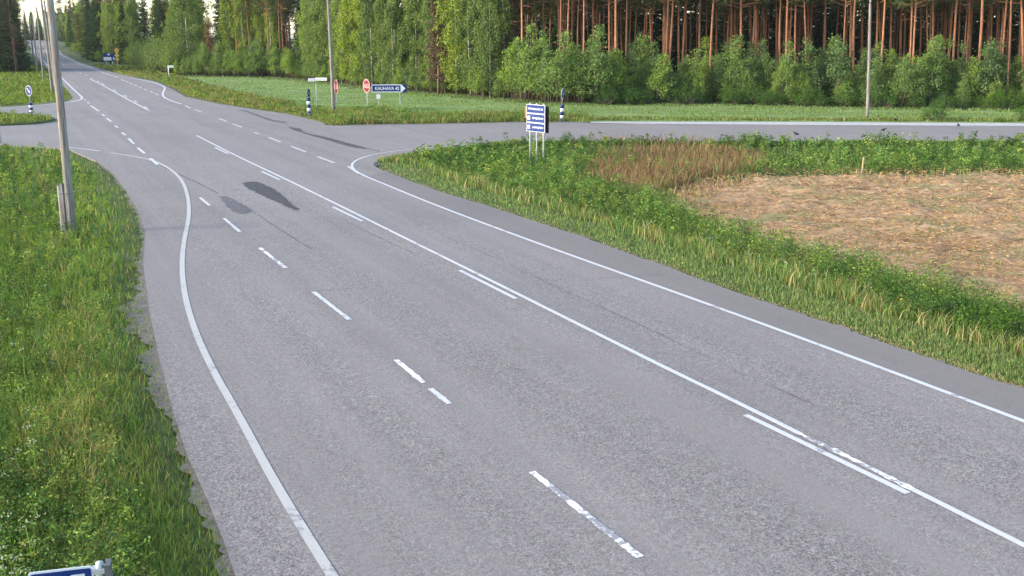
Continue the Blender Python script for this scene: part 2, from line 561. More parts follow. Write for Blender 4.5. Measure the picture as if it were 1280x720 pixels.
# crop field and mown field sheets
def sheet_from_px(name, pix, step, zoff, mat, bumps=0.0, clip=None):
    q = np.array([np.array(flat(a, b)) for a, b in pix])
    x0, y0 = q.min(0); x1, y1 = q.max(0)
    xs = np.arange(x0 - step, x1 + step, step); ys = np.arange(y0 - step, y1 + step, step)
    X, Y = np.meshgrid(xs, ys)
    d = road_dist(X.ravel(), Y.ravel())
    Z = terrain(X.ravel(), Y.ravel(), d) + zoff + bumps * (.6 * wob(X.ravel() * 1.6, Y.ravel() * 3.4) + .5 * rng.normal(size=X.size))
    ins = inside(q, X.ravel(), Y.ravel()) & (d > 0.2)
    n = len(xs)
    ii = (np.arange(len(ys) - 1)[:, None] * n + np.arange(n - 1)[None]).ravel()
    F = np.stack([ii, ii + 1, ii + 1 + n, ii + n], 1)
    F = F[ins[F].all(1)]
    used, inv = np.unique(F.ravel(), return_inverse=True)
    V = np.stack([X.ravel(), Y.ravel(), Z], 1)[used]
    return tag(link(name, npmesh(name, V, [inv.reshape(-1, 4)], smooth=True), mat), kind='structure')

FIELD_PX = [(218, 93.5), (320, 95), (380, 99), (440, 106), (500, 112), (560, 117), (640, 123.5), (690, 128), (760, 128.5), (900, 128), (1100, 132.5), (1280, 135), (1900, 141), (1900, 157), (1280, 153.5), (1000, 152), (760, 150.5), (640, 149), (560, 150), (470, 142), (400, 134), (340, 128), (300, 119), (262, 108), (235, 100)]
crop_field = sheet_from_px('crop_field', FIELD_PX, 1.6, 0.05, M['crop'])
MOWN_PX = [(815, 248), (870, 224), (960, 215.5), (1060, 213.5), (1280, 212), (1700, 211), (1700, 545), (1400, 454), (1280, 418), (1200, 389), (1120, 364), (1020, 335), (940, 312), (870, 285), (830, 265)]
mown_field = sheet_from_px('mown_field', MOWN_PX, 0.26, 0.13, M['mown'], bumps=0.085)

# ------------------------------------------------------------------ markings, patches and cracks on the road
def ribbon_mesh(p, wid, z0, jag=0.0):
    p = np.array(p, float)
    t = np.gradient(p, axis=0); t /= np.linalg.norm(t, axis=1)[:, None] + 1e-9
    n = np.stack([-t[:, 1], t[:, 0]], 1)
    wv = np.broadcast_to(np.asarray(wid, float), (len(p),)) * (1 + jag * rng.normal(size=len(p)))
    a = p + n * wv[:, None] / 2; b = p - n * wv[:, None] / 2
    za = hill(p[:, 1]) + z0
    V = np.empty((2 * len(p), 3)); V[0::2, :2] = a; V[1::2, :2] = b; V[0::2, 2] = za; V[1::2, 2] = za
    k = np.arange(len(p) - 1) * 2
    return npmesh('ribbon', V, [np.stack([k + 1, k + 3, k + 2, k], 1)])

def line(name, pix, wid, mat='paint_white', parent=None, z=0.008, smooth=2, step=0.6, jag=0.0, world=False):
    q = pix if world else W2(pix)
    q = chaikin(q, smooth) if (smooth and len(q) > 2) else np.array(q)
    q = resample(q, step)
    return link(name, ribbon_mesh(q, wid, z, jag), M[mat], parent or main_road)

line('edge_line', [(445, 767), (415, 720), (385, 672), (340, 598), (300, 522), (264, 460), (242, 410), (230, 367), (227, 330), (230, 300), (237, 270), (235, 243), (226, 222), (208, 208), (190, 200), (165, 195), (138, 191)], 0.135, 'paint_cream')
line('edge_line', [(1450, 590), (1280, 527), (1080, 452), (885, 380), (690, 311), (545, 257), (480, 230), (454, 219.5), (440, 211), (440, 203), (455, 196), (480, 190.5), (530, 185), (580, 181.5), (640, 178), (700, 176.2), (900, 175.4), (1280, 176.0), (1900, 178)], 0.125)
line('edge_line', [(435, 208), (449, 217.5)], 0.12, smooth=0, z=0.0125)
line('centre_line', [(246, 169.5), (297.5, 196), (350, 220.5), (420, 254.8), (520, 304.5), (611, 349.5), (745, 416.5), (835, 461.5), (900, 492.7), (965, 525), (1000, 542.6)], 0.115, smooth=1)
line('centre_line', [(1000, 542.6), (1060, 571.5), (1140, 611.7)], 0.115, 'paint_worn', jag=0.25, step=.08, smooth=0)
line('centre_line', [(1140, 611.7), (1280, 682), (1450, 768)], 0.115, smooth=0)
for (a, b) in [((269, 184.6), (285.5, 192.5)), ((327, 214.3), (349.5, 224.8)), ((416.5, 259.0), (453, 276.6)), ((574.5, 338), (645, 373.5)), ((932, 519), (1135, 617))]:
    line('barrier_dash', [a, b], 0.12, smooth=0)
for k, (a, b) in enumerate([((280, 273), (300, 290)), ((325, 310), (357, 335)), ((392, 365), (437, 400)), ((495, 450), (530, 479)), ((538, 486), (562, 505)), ((665, 590), (800, 697)), ((250, 247), (262, 257))]):
    line('lane_dash', [a, b], 0.11, 'paint_worn' if k in (1, 3, 5) else 'paint_white', smooth=0, step=.06, jag=0.12)
for (a, b) in [((242.8, 137), (251.3, 139.8)), ((273.8, 148.4), (283.5, 151.8)), ((291, 155), (302.3, 159)), ((317.8, 165.6), (324, 167.5)), ((335.7, 171.8), (351, 177.8)), ((364.2, 183), (382.2, 190)), ((397.2, 196), (417.8, 203.7)), ((231.6, 132.2), (237.8, 135.3))]:
    line('turn_dash', [a, b], 0.14, smooth=0)
for (a, b) in [((105, 124.2), (107, 125.3)), ((109, 128), (111.6, 129.5)), ((113.6, 132.2), (123.7, 139.2)), ((127.7, 142.8), (130.8, 145)), ((133.4, 147.8), (139, 152.2)), ((143.8, 157.2), (147.2, 159.7)), ((152.3, 165.8), (157, 169.2)), ((160.5, 173), (167.5, 180)), ((172, 184.8), (180.8, 191.9)), ((188, 198), (197, 206))]:
    line('guide_dash', [a, b], 0.16, smooth=0, z=0.0125)
line('edge_line', [(80, 184), (100, 185.6), (124.5, 188.8)], 0.14, smooth=1)
line('edge_line', [(76, 96), (90, 110), (101, 120), (103.5, 123), (97.5, 126), (80, 129), (40, 132), (0, 135), (-200, 136)], 0.2, smooth=2)
line('edge_line', [(143, 95.5), (170.6, 98.6), (189.4, 102.5), (203.4, 106.9), (206.8, 110), (202.7, 117.3), (205, 122), (214.4, 126.3), (227, 130.3)], 0.2, smooth=2)
for (x, y) in [(144.8, 96.3), (153.4, 100.2), (158.9, 102.2), (163.6, 104.4), (169.5, 106.7), (175.6, 109.5), (182.3, 112.3), (189.4, 115), (196, 118)]:
    line('turn_dash', [(x - 2, y - 0.9), (x + 2, y + 0.9)], 0.17, smooth=0)
cl = W2([(186, 138), (161, 125), (129, 107), (112, 98.3)])
line('centre_line', cl, 0.17, world=True, smooth=0)
for (x, y) in [(183, 133.4 + 1.2), (170, 127), (157, 120.3), (144, 113.5), (129.5, 105.6)]:
    line('barrier_dash', [(x - 2.5, y - 1.4), (x + 1.2, y + 0.7)], 0.15, smooth=0)
yy = 148.0
while yy < 500:
    ys_ = np.linspace(yy, yy + 3.0 + (yy > 260) * 3, 4)
    line('lane_dash', [(float(cen(q)), float(q)) for q in ys_], 0.2, world=True, smooth=0)
    yy += 12
for qx, qy in ((76, 96), (143, 95.5)):
    fx, fy = (float(q) for q in flat(qx, qy)); o0 = fx - float(cen(fy))
    line('edge_line', [(float(cen(q)) + float(np.interp(q, [fy, 270], [o0, math.copysign(3.75, o0)])), float(q)) for q in np.arange(fy, 560, 8)], 0.2, world=True, smooth=0, step=6)

def blob(name, pix, mat, z, jag=0.05):
    q = np.array(W2(pix + pix[:1]))
    q = resample(chaikin(q, 1), 0.10)[:-1]
    q = q + rng.normal(size=q.shape) * jag * .75
    return slab(name, [tuple(v) for v in q], z, M[mat], None, main_road, 0)
Z3 = lambda L: [(200 + x / 4, 160 + y / 4) for x, y in L]
blob('asphalt_patch', Z3([(412, 278), (440, 267), (490, 269), (540, 290), (590, 318), (625, 350), (650, 370), (690, 402), (698, 412), (680, 413), (640, 396), (590, 372), (530, 347), (470, 317), (430, 297)]), 'patch_dark', 0.0042, 0.045)
blob('asphalt_patch', Z3([(293, 342), (330, 340), (370, 360), (420, 385), (462, 412), (458, 420), (415, 434), (370, 420), (340, 395)]), 'patch_grey', 0.0042, 0.04)
Z2 = lambda L: [(240 + x / 5.333, 130 + y / 5.333) for x, y in L]
blob('asphalt_patch', Z2([(640, 150), (690, 160), (730, 165), (725, 176), (780, 200), (860, 212), (960, 238), (1060, 266), (1175, 295), (1150, 299), (1060, 288), (960, 258), (860, 228), (760, 202), (690, 178), (660, 165)]), 'tar', 0.0042, 0.05)
blob('asphalt_patch', Z2([(310, 37), (350, 40), (440, 70), (480, 88), (560, 110), (635, 116), (632, 130), (560, 120), (490, 103), (430, 78), (340, 46)]), 'patch_grey', 0.0044, 0.06)

def crack(pix, wid, jag=0.35, mat='tar'):
    q = resample(chaikin(W2(pix), 2), 0.35)
    q = q + np.cumsum(rng.normal(size=q.shape) * 0.012, axis=0) * 0.6
    link('crack', ribbon_mesh(q, wid, 0.0062, jag), M[mat], main_road)
crack(Z3([(0, 188), (100, 232), (190, 275), (290, 325)]), 0.05)
crack(Z3([(465, 415), (560, 478), (660, 540), (760, 605)]), 0.022)
crack([(520, 280), (600, 314), (700, 360), (800, 405), (900, 452), (952, 474), (1022, 505)], 0.010, .7, 'patch_grey')
crack([(380, 366), (440, 360), (520, 353), (560, 350)], 0.012, .5, 'patch_grey')
crack([(690, 352), (780, 346), (830, 343)], 0.012, .5, 'patch_grey')
crack(Z2([(1170, 296), (1275, 320)]), 0.06)
crack([(430, 276), (470, 295), (520, 318)], 0.02, .5, 'patch_grey')
crack([(471, 207.5), (470, 204.5), (475, 200.5), (485, 197.8), (500, 195.2)], 0.28, 0.2)

# smoother shoulder strips outside the edge lines
def strip_between(name, A, B, z, mat, kind='structure', parent=None):
    n = max(len(A), len(B)) * 4
    def rs(p):
        p = np.array(p); s = np.concatenate([[0], np.cumsum(np.hypot(*np.diff(p, axis=0).T))]); t = np.linspace(0, s[-1], n)
        return np.stack([np.interp(t, s, p[:, 0]), np.interp(t, s, p[:, 1])], 1)
    a, b = rs(A), rs(B)
    V = np.empty((2 * n, 3)); V[0::2, :2] = a; V[1::2, :2] = b; V[:, 2] = hill(V[:, 1]) + z
    k = np.arange(n - 1) * 2
    Fq = np.stack([k, k + 1, k + 3, k + 2], 1)
    e1 = V[Fq[0, 1]] - V[Fq[0, 0]]; e2 = V[Fq[0, 2]] - V[Fq[0, 0]]
    if np.cross(e1[:2], e2[:2]) < 0: Fq = Fq[:, ::-1]
    o = link(name, npmesh(name, V, [Fq]), M[mat], parent)
    if kind: o['kind'] = kind
    return o
strip_between('paved_shoulder', W2([(1445, 590), (1280, 528), (1080, 453), (885, 381), (690, 312), (545, 258), (480, 231), (456, 221)]),
              W2([(1450, 549), (1280, 489), (1206, 465), (1071, 417.6), (961, 381), (880, 352), (730, 298), (605, 257), (542, 238.5), (482, 215)]), 0.0035, 'asphalt_shoulder')

# gravel fringe between asphalt and grass: ragged outer edge
def fringe(name, pix, wid, mat, side, z=-0.012, jit=0.35):
    q = resample(chaikin(W2(pix), 1), 0.12)
    t = np.gradient(q, axis=0); t /= np.linalg.norm(t, axis=1)[:, None]
    n = np.stack([-t[:, 1], t[:, 0]], 1) * side
    wv = np.interp(np.arange(len(q)), np.linspace(0, len(q), len(wid)), wid)
    ph = rng.uniform(0, 6, 4); s = np.arange(len(q)) * .12
    wv = wv * (1 + jit * (np.sin(s * 1.1 + ph[0]) + .7 * np.sin(s * 2.7 + ph[1]) + .5 * np.sin(s * 6.1 + ph[2]))) + rng.normal(size=len(q)) * .045
    wv = np.clip(wv, 0.04, None)
    inn = q - n * 0.10; out = q + n * wv[:, None]
    V = np.empty((2 * len(q), 3)); V[0::2, :2] = inn; V[1::2, :2] = out
    V[0::2, 2] = z; V[1::2, 2] = terrain(out[:, 0], out[:, 1]) + 0.03
    V[0::2, 2] = np.where(True, -0.02, 0)
    k = np.arange(len(q) - 1) * 2
    Fq = np.stack([k, k + 1, k + 3, k + 2], 1)
    if side > 0: Fq = Fq[:, ::-1]
    return tag(link(name, npmesh(name, V, [Fq]), M[mat]), kind='structure')
fringe('gravel_verge', [(320, 790)] + LEFT_NEAR, [0.10, 0.12, 0.50, 0.12, 0.10, 0.14, 0.08, 0.05], 'gravel', 1)
fringe('gravel_verge', RIGHT_NEAR[3:], [0.05, 0.07, 0.09, 0.1], 'gravel', 1)
pale = strip_between('pale_gravel_verge', W2([(738, 152.4), (800, 152.2), (1000, 152.6), (1280, 154.2), (1900, 157.2)]), W2([(738, 153.4), (800, 154.6), (1000, 156.2), (1280, 157.6), (1900, 160.6)]), 0.006, 'pale_gravel')
strip_between('pale_gravel_verge', W2([(415, 156.7), (482, 155.3), (545, 154.6), (640, 152.5), (735, 152.3)]), W2([(415, 157.3), (482, 156.1), (545, 155.4), (640, 153.2), (735, 153)]), 0.006, 'gravel')

# ------------------------------------------------------------------ vegetation that nobody could count
class Veg:
    def __init__(s):
        s.V = []; s.T = []; s.Q = []; s.C = []; s.n = 0
    def blades(s, x, y, z, h, wd, lean, col, tall=True):
        n = len(x)
        if n == 0: return
        a = rng.uniform(0, 2 * np.pi, n); la = rng.uniform(0, 2 * np.pi, n)
        dx, dy = np.cos(a) * wd / 2, np.sin(a) * wd / 2
        lx, ly = np.cos(la) * lean * h, np.sin(la) * lean * h
        base = np.stack([x, y, z], 1)
        B0 = base + np.stack([-dx, -dy, 0 * x], 1); B1 = base + np.stack([dx, dy, 0 * x], 1)
        mid = base + np.stack([lx * .35, ly * .35, h * .6], 1)
        M0 = mid + np.stack([-dx, -dy, 0 * x], 1) * .8; M1 = mid + np.stack([dx, dy, 0 * x], 1) * .8
        tip = base + np.stack([lx, ly, h * (1 - .3 * lean ** 2)], 1)
        V = np.stack([B0, B1, M1, M0, tip], 1).reshape(-1, 3)
        k = s.n + np.arange(n) * 5
        s.Q.append(np.stack([k, k + 1, k + 2, k + 3], 1)); s.T.append(np.stack([k + 3, k + 2, k + 4], 1))
        s.V.append(V); s.C.append(np.repeat(col, 5, 0)); s.n += 5 * n
    def leaves(s, c, size, col, flatness=0.5, asp=0.45):
        n = len(c)
        if n == 0: return
        u = rng.normal(size=(n, 3)); u[:, 2] *= flatness; u /= np.linalg.norm(u, axis=1)[:, None]
        r = rng.normal(size=(n, 3)); v = np.cross(u, r); v /= np.linalg.norm(v, axis=1)[:, None] + 1e-9
        sz = np.broadcast_to(size, (n,))[:, None]
        V = np.stack([c - u * sz * .5, c + v * sz * asp * .5, c + u * sz * .5, c - v * sz * asp * .5], 1).reshape(-1, 3)
        k = s.n + np.arange(n) * 4
        s.Q.append(np.stack([k, k + 1, k + 2, k + 3], 1))
        s.V.append(V); s.C.append(np.repeat(col, 4, 0)); s.n += 4 * n
    def weeds(s, x, y, z, h, r, nl, size, col, topheavy=0.6):
        """leafy plants: nl leaves round an upright axis plus a stem"""
        n = len(x)
        if n == 0: return
        hh = rng.random((n, nl)) ** topheavy
        ang = rng.uniform(0, 2 * np.pi, (n, nl)); rad = np.sqrt(rng.random((n, nl))) * r[:, None] * (1.0 - .45 * hh)
        lean = rng.normal(size=(n, 2)) * .12
        c = np.stack([x[:, None] + np.cos(ang) * rad + lean[:, :1] * hh * h[:, None], y[:, None] + np.sin(ang) * rad + lean[:, 1:] * hh * h[:, None], z[:, None] + hh * h[:, None]], 2).reshape(-1, 3)
        cc = np.repeat(col, nl, 0) * rng.uniform(.7, 1.3, (n * nl, 1))
        s.leaves(c, np.repeat(size, nl) * rng.uniform(.6, 1.3, n * nl), cc)
        s.blades(x, y, z, h * .95, np.full(n, .012), np.full(n, .12), col * .8)
    def build(s, name, mat, label=None, cat=None):
        F = ([np.concatenate(s.Q)] if s.Q else []) + ([np.concatenate(s.T)] if s.T else [])
        o = link(name, npmesh(name, np.concatenate(s.V), F, np.concatenate(s.C)), M[mat])
        return tag(o, label, cat, kind='stuff')

CLEAR = [(*(float(q) for q in flat(px, py)), rr) for px, py, rr in ((39.7, 143.5, .9), (386.5, 143.5, 1.0), (702.5, 151.5, .9))]
def px_scatter(poly, n):
    p = np.array(poly, float)
    x0, y0 = p.min(0); x1, y1 = p.max(0)
    outx, outy = [], []
    got = 0
    while got < n:
        a = rng.uniform(x0, x1, n); b = rng.uniform(y0, y1, n)
        k = inside(poly, a, b)
        outx.append(a[k]); outy.append(b[k]); got += k.sum()
    a = np.concatenate(outx)[:n]; b = np.concatenate(outy)[:n]
    x, y, z = P(a, b)
    d = road_dist(x, y)
    isl = inside(island_poly, x, y)
    k = (d > 0.03) | isl
    for cx0, cy0, rr in CLEAR: k &= ~((np.abs(x - cx0) < rr * .5) & (y > cy0 - rr * 2.2) & (y < cy0 + .25))
    d = np.where(isl, 1.0, d)
    return x[k], y[k], z[k], d[k]

def palette(n, cols, wts, var=0.25):
    cols = np.array(cols); i = rng.choice(len(cols), n, p=np.array(wts) / np.sum(wts))
    return cols[i] * rng.uniform(1 - var, 1 + var, (n, 1)) * rng.uniform(.93, 1.07, (n, 3))

G1, G2, G3 = (0.135, 0.215, 0.052), (0.20, 0.285, 0.070), (0.085, 0.15, 0.042)
TAN, STRAW, BRN = (0.36, 0.28, 0.13), (0.46, 0.38, 0.20), (0.20, 0.125, 0.07)
YEL = (0.25, 0.28, 0.075)
def patchy(x, y, s=0.6):
    return 0.5 + 0.5 * np.clip(wob(x * s + 3.1, y * s - 1.7), -1, 1)
pxs = lambda y: np.maximum(y, 8) / FPX        # metres per photo pixel at that depth

# --- left verge
LV = [(-330, 168), (0, 181), (60, 184), (90, 188)] + LEFT_NEAR[::-1] + [(330, 800), (330, 860), (-420, 860)]
v = Veg()
x, y, z, d = px_scatter(LV, 85000)
pt = patchy(x, y)
near = np.clip(d / 1.4, 0.12, 1)
keep = rng.random(len(x)) < np.clip(0.5 + d / .8, 0, 1)
x, y, z, d, pt, near = [q[keep] for q in (x, y, z, d, pt, near)]
h = (0.09 + near * rng.uniform(.14, .42, len(x)) * (0.7 + .5 * pt))
dryp = np.clip(0.05 + 0.28 * np.exp(-((d - 1.5) / 0.7) ** 2) * (y < 24) * (.4 + pt) + .06 * (pt > .7), 0, 1)
col = palette(len(x), [G1, G2, G3, YEL], [4, 4, 2, 1.6])
dry = rng.random(len(x)) < dryp
col[dry] = palette(dry.sum(), [TAN, STRAW, BRN], [4, 2, 1])
edge = (d < .55) & (rng.random(len(x)) < .55)
col[edge] = palette(edge.sum(), [(.20, .19, .08), (.17, .13, .07), (.14, .19, .06)], [3, 2, 3])
h[edge] *= .6
v.blades(x, y, z, h, np.clip(1.1 * pxs(y), 0.008, .06), rng.uniform(.1, .75, len(x)), col)
x, y, z, d = px_scatter([(a - 12, b) for a, b in LV], 12000)
k = (d > .9) & (rng.random(len(x)) < np.clip(.3 + 1.0 * patchy(x, y, .35), 0, 1) * np.clip(d / 1.8, .35, 1))
x, y, z, d = x[k], y[k], z[k], d[k]
v.weeds(x, y, z, rng.uniform(.3, .8, len(x)) * np.clip(d / 3, .6, 1.1), rng.uniform(.12, .32, len(x)), 34, np.clip(3.4 * pxs(y), .055, .13), palette(len(x), [G1, G3, (0.07, .135, .055), G2, YEL, (.13, .14, .07)], [3, 3, 3, 2, 1.5, 1], .4))
# umbels: pale flower plates on thin stems
x, y, z, d = px_scatter([(a - 25, b) for a, b in LV], 260)
k = d > 2.0; x, y, z = x[k], y[k], z[k]
hh = rng.uniform(.6, .95, len(x))
v.blades(x, y, z, hh, np.full(len(x), .012), np.full(len(x), .05), palette(len(x), [G2], [1]))
nl = 12
cx_ = np.repeat(np.stack([x, y, z + hh * .97], 1), nl, 0) + rng.normal(size=(len(x) * nl, 3)) * [.04, .04, .012]
v.leaves(cx_, np.full(len(cx_), .03), palette(len(cx_), [(0.30, 0.36, 0.22), (0.42, .45, .34)], [2, 1]), .2, .9)
v.build('left_verge_grass', 'grass', 'tall grass and leafy weeds on the verge round the front utility pole', 'grass')

# --- right verge between main road and the mown field, and along the side road
RV = [(468, 205), (478, 213), (542, 237.5), (605, 256), (730, 297), (808, 325), (880, 351), (961, 380), (1071, 416.6), (1206, 464), (1280, 488), (1500, 566), (1700, 640), (1700, 530), (1400, 446), (1280, 411), (1200, 382), (1120, 358), (1020, 330), (940, 307), (880, 284), (830, 262), (822, 246), (880, 226), (960, 220), (1060, 218), (1280, 217), (1700, 215), (1700, 180), (1280, 178.5), (900, 178.5), (662, 178.6), (599, 182), (535, 189.6), (493, 195), (474, 199)]
main_right_edge = W2(RIGHT_NEAR[2:])
v = Veg()
x, y, z, d = px_scatter(RV, 110000)
dm = segdist(main_right_edge, x, y, False)            # distance from the main road only
pt = patchy(x, y)
thin = (dm < 2.9) | (d < 1.4) | (rng.random(len(x)) < .4) | inside(np.array(W2([(735, 222), (745, 190), (800, 183), (900, 183), (960, 192), (945, 214), (880, 228), (835, 248), (790, 240)])), x, y)
x, y, z, d, dm, pt = [q[thin] for q in (x, y, z, d, dm, pt)]
h = np.where(dm < 1.9, rng.uniform(.05, .17, len(x)) * np.clip(dm / .8, .3, 1), rng.uniform(.15, .5, len(x)))
h = np.where((dm > 2.2) & (d < 2), np.minimum(h, .18 + .2 * d), h)
col = palette(len(x), [(0.13, 0.205, 0.062), (0.19, 0.27, 0.085), G3, YEL], [4, 4, 2, 1])
strip_ = (dm < 1.9) & (rng.random(len(x)) < .6)
col[strip_] = palette(strip_.sum(), [(.20, .26, .10), (.27, .27, .13), (.15, .22, .08)], [3, 1.5, 3])
dryp = np.clip(.06 + 0.5 * (dm < .35) + .17 * np.exp(-((dm - 2.5) / .6) ** 2) * (.3 + pt), 0, 1)
dry = rng.random(len(x)) < dryp
col[dry] = palette(dry.sum(), [TAN, STRAW, BRN], [4, 3, 1.2])
tallst = dry & (dm > 1.6) & (dm < 3.4) & (rng.random(len(x)) < .6)
h[tallst] = rng.uniform(.25, .6, tallst.sum())
brown = [(735, 222), (745, 190), (800, 183), (900, 183), (960, 192), (945, 214), (880, 228), (835, 248), (790, 240)]
bq = np.array(W2(brown)); inb = inside(bq, x + rng.normal(size=len(x)) * 1.1, y + rng.normal(size=len(x)) * 1.6)
kb = inb & (rng.random(len(x)) < .6 + .35 * patchy(x, y, .5))
col[kb] = palette(kb.sum(), [(0.25, 0.145, 0.095), (0.30, .20, .12), BRN], [3, 2.5, 2]); h[inb] = rng.uniform(.3, .85, inb.sum())
v.blades(x, y, z, h, np.clip(1.1 * pxs(y), 0.008, .07), rng.uniform(.1, .7, len(x)), col)
x, y, z, d = px_scatter(RV, 12500)
dm = segdist(main_right_edge, x, y, False)
inb = inside(bq, x, y)
k = (dm > 2.7) & (d > 1.3) & (~inb | (rng.random(len(x)) < .07)) & (rng.random(len(x)) < .55 + .6 * patchy(x, y, .3))
x, y, z, d, dm = [q[k] for q in (x, y, z, d, dm)]
far = y > 44
hh = rng.uniform(.35, .85, len(x)) * np.clip((dm - 2.2) / 1.6, .5, 1.15) * np.where(far, .9, 1)
v.weeds(x, y, z, hh, rng.uniform(.15, .4, len(x)), 30, np.clip(3.3 * pxs(y), .06, .18), palette(len(x), [G1, G2, (0.075, .145, .05), G3, YEL], [3, 3, 3, 1.6, 1], .35))
x, y, z, d = px_scatter(RV, 500)
dm = segdist(main_right_edge, x, y, False)
k = (dm > 2.0) & (dm < 4.5); x, y, z = x[k], y[k], z[k]
v.weeds(x, y, z, rng.uniform(.3, .6, len(x)), np.full(len(x), .10), 7, np.full(len(x), .05), palette(len(x), [(0.5, 0.42, 0.06), (0.6, .6, .5)], [3, 2]), .2)
v.build('right_verge_grass', 'grass', 'grass, dry stalks and green weeds between the road and the mown field', 'grass')

# --- grass further away
def far_grass(name, poly, n, hmin, hmax, cols, wts, label, weeds=0, wm=1.15, cat='grass', wcols=None, lowx=None):
    v = Veg()
    x, y, z, d = px_scatter(poly, n)
    h = rng.uniform(hmin, hmax, len(x)) * np.clip(d / 1.5, .3, 1) * (0.65 + .6 * patchy(x, y, .4))
    if lowx is not None: h = h * np.clip(.35 + (x - lowx) / 5, .35, 1)
    v.blades(x, y, z, h, wm * pxs(y), rng.uniform(.1, .6, len(x)), palette(len(x), cols, wts))
    if weeds:
        x, y, z, d = px_scatter(poly, weeds)
        k = d > .8; x, y, z = x[k], y[k], z[k]
        v.weeds(x, y, z, rng.uniform(hmin, hmax, len(x)) * (1.1 if lowx is None else 1.1 * np.clip(.3 + (x - lowx) / 5, .3, 1)), rng.uniform(.2, .45, len(x)), 22, 2.4 * pxs(y), palette(len(x), wcols or [G1, G2, G3, (.2, .2, .08)], [3, 3, 2, 1]))
    return v.build(name, 'grass', label, cat)
DRYG = [(0.135, .20, .06), (.21, .255, .075), TAN, (.085, .135, .04), BRN]
far_grass('island_grass', [(-250, 157.5), (0, 156.8), (40, 155), (62, 152), (68, 150), (62, 147.5), (40, 145), (0, 142.5), (-250, 141.5)], 6000, .25, .6, DRYG, [4, 4, 2, 2, .5], 'uneven grass on the traffic island round the striped keep-right bollard', 260)
far_grass('far_left_grass', [(-250, 132.5), (0, 132.5), (50, 129), (85, 125), (90, 121.5), (84, 113), (72, 98.5), (60, 90), (50, 84), (-250, 84)], 26000, .2, .55, [(0.13, .20, .045), (.20, .25, .06), TAN, (.08, .13, .03)], [4, 4, 1, 2], 'yellow-green roadside grass below the row of utility poles', 900)
far_grass('far_right_grass', [(86, 72), (112, 81.5), (150, 92.5), (197, 101), (219, 110.5), (234, 119.5), (277, 129), (322, 136), (360, 140.5), (385, 141), (365, 131), (320, 122), (280, 113), (240, 102), (216, 93), (170, 84), (120, 74)], 22000, .2, .55, DRYG, [3, 3, 2.6, 2, 1], 'tawny roadside grass between the main road and the green crop field', 500)
far_grass('peninsula_grass', [(322, 136.5), (361, 142), (362, 147.5), (367, 152), (420, 156.3), (482, 154.8), (545, 154.2), (640, 152), (735, 151.8), (735, 148.5), (640, 147.5), (560, 148), (470, 140), (400, 133.5), (350, 131)], 22000, .25, .75, DRYG, [4, 4, 2.2, 2, 1], 'weedy grass round the stop signs and the blue arrow sign', 900, lowx=float(flat(392, 148)[0]))
far_grass('side_road_grass', [(735, 151.6), (1000, 151.9), (1280, 153.4), (1900, 156.5), (1900, 154), (1280, 150.6), (1000, 149.2), (735, 148.4)], 9000, .15, .4, DRYG, [4, 4, 1.6, 2, .6], 'low grass strip between the side road and the crop field', 60)
far_grass('crop', FIELD_PX, 45000, .10, .22, [(0.17, .25, .082), (.21, .295, .10), (.13, .195, .06)], [4, 3, 2], 'short green crop covering the field in front of the forest', 0, 1.0, 'crop')
far_grass('forest_undergrowth', [(218, 93), (320, 94), (380, 98), (440, 105), (500, 111), (560, 116), (640, 122.5), (690, 127), (760, 127.5), (900, 127), (1100, 131.5), (1280, 134), (1900, 140), (1900, 136), (1280, 129), (1100, 126.5), (900, 122.5), (760, 123), (690, 122), (640, 118), (560, 112), (500, 107), (440, 101), (380, 95), (320, 91), (218, 90)], 14000, .3, .9,
          [(.10, .15, .04), (.20, .13, .075), (.14, .10, .06), (.07, .11, .03)], [3, 3, 2, 3], 'brownish undergrowth along the foot of the forest edge', 2200, 1.1, 'undergrowth', [(.19, .12, .065), (.10, .13, .04), (.14, .085, .05), (.07, .11, .03)])

# --- straw lying on the mown field
v = Veg()
x, y, z, d = px_scatter(MOWN_PX, 70000)
pt = patchy(x * 1.3, y * 2.2, .8)
k = rng.random(len(x)) < .35 + .65 * pt
x, y, z = x[k], y[k], z[k]
a = rng.uniform(0, np.pi, len(x))
L = np.clip(7 * pxs(y), .14, .34)
c = np.stack([x, y, z + .12 + rng.random(len(x)) * .12], 1)
v.leaves(c, L, palette(len(x), [(.41, .265, .14), (.35, .215, .115), (.46, .325, .18), (.19, .11, .06), (.19, .20, .07)], [4, 4, .8, 2.2, 1.0], .12), .16, .13)
x, y, z, d = px_scatter(MOWN_PX, 9000)
k = patchy(x, y, .3) > .62; x, y, z = x[k], y[k], z[k]
v.blades(x, y, z + .1, rng.uniform(.06, .2, len(x)), 1.0 * pxs(y), rng.uniform(.2, .7, len(x)), palette(len(x), [(.15, .19, .05), TAN, (.10, .16, .04)], [3, 2, 2]))
x, y, z, d = px_scatter(MOWN_PX, 22000)            # weeds and stubble straying in from the rim
md = segdist(W2(MOWN_PX), x, y)
k = rng.random(len(x)) < .5 * np.exp(-md / .8); x, y, z = x[k], y[k], z[k]
v.blades(x, y, z + .08, rng.uniform(.1, .5, len(x)), 1.1 * pxs(y), rng.uniform(.1, .7, len(x)), palette(len(x), [G1, G2, TAN, BRN], [3, 2, 2, 2]))
x, y, z, d = px_scatter([(815, 250), (850, 228), (930, 218), (960, 226), (900, 240), (880, 262), (845, 262)], 1000)
v.blades(x, y, z + .08, rng.uniform(.08, .3, len(x)), 1.1 * pxs(y), rng.uniform(.1, .8, len(x)), palette(len(x), [(.28, .17, .10), TAN, BRN], [3, 2, 2]))
v.build('cut_straw', 'straw', 'dry cut straw lying on the mown field', 'straw')

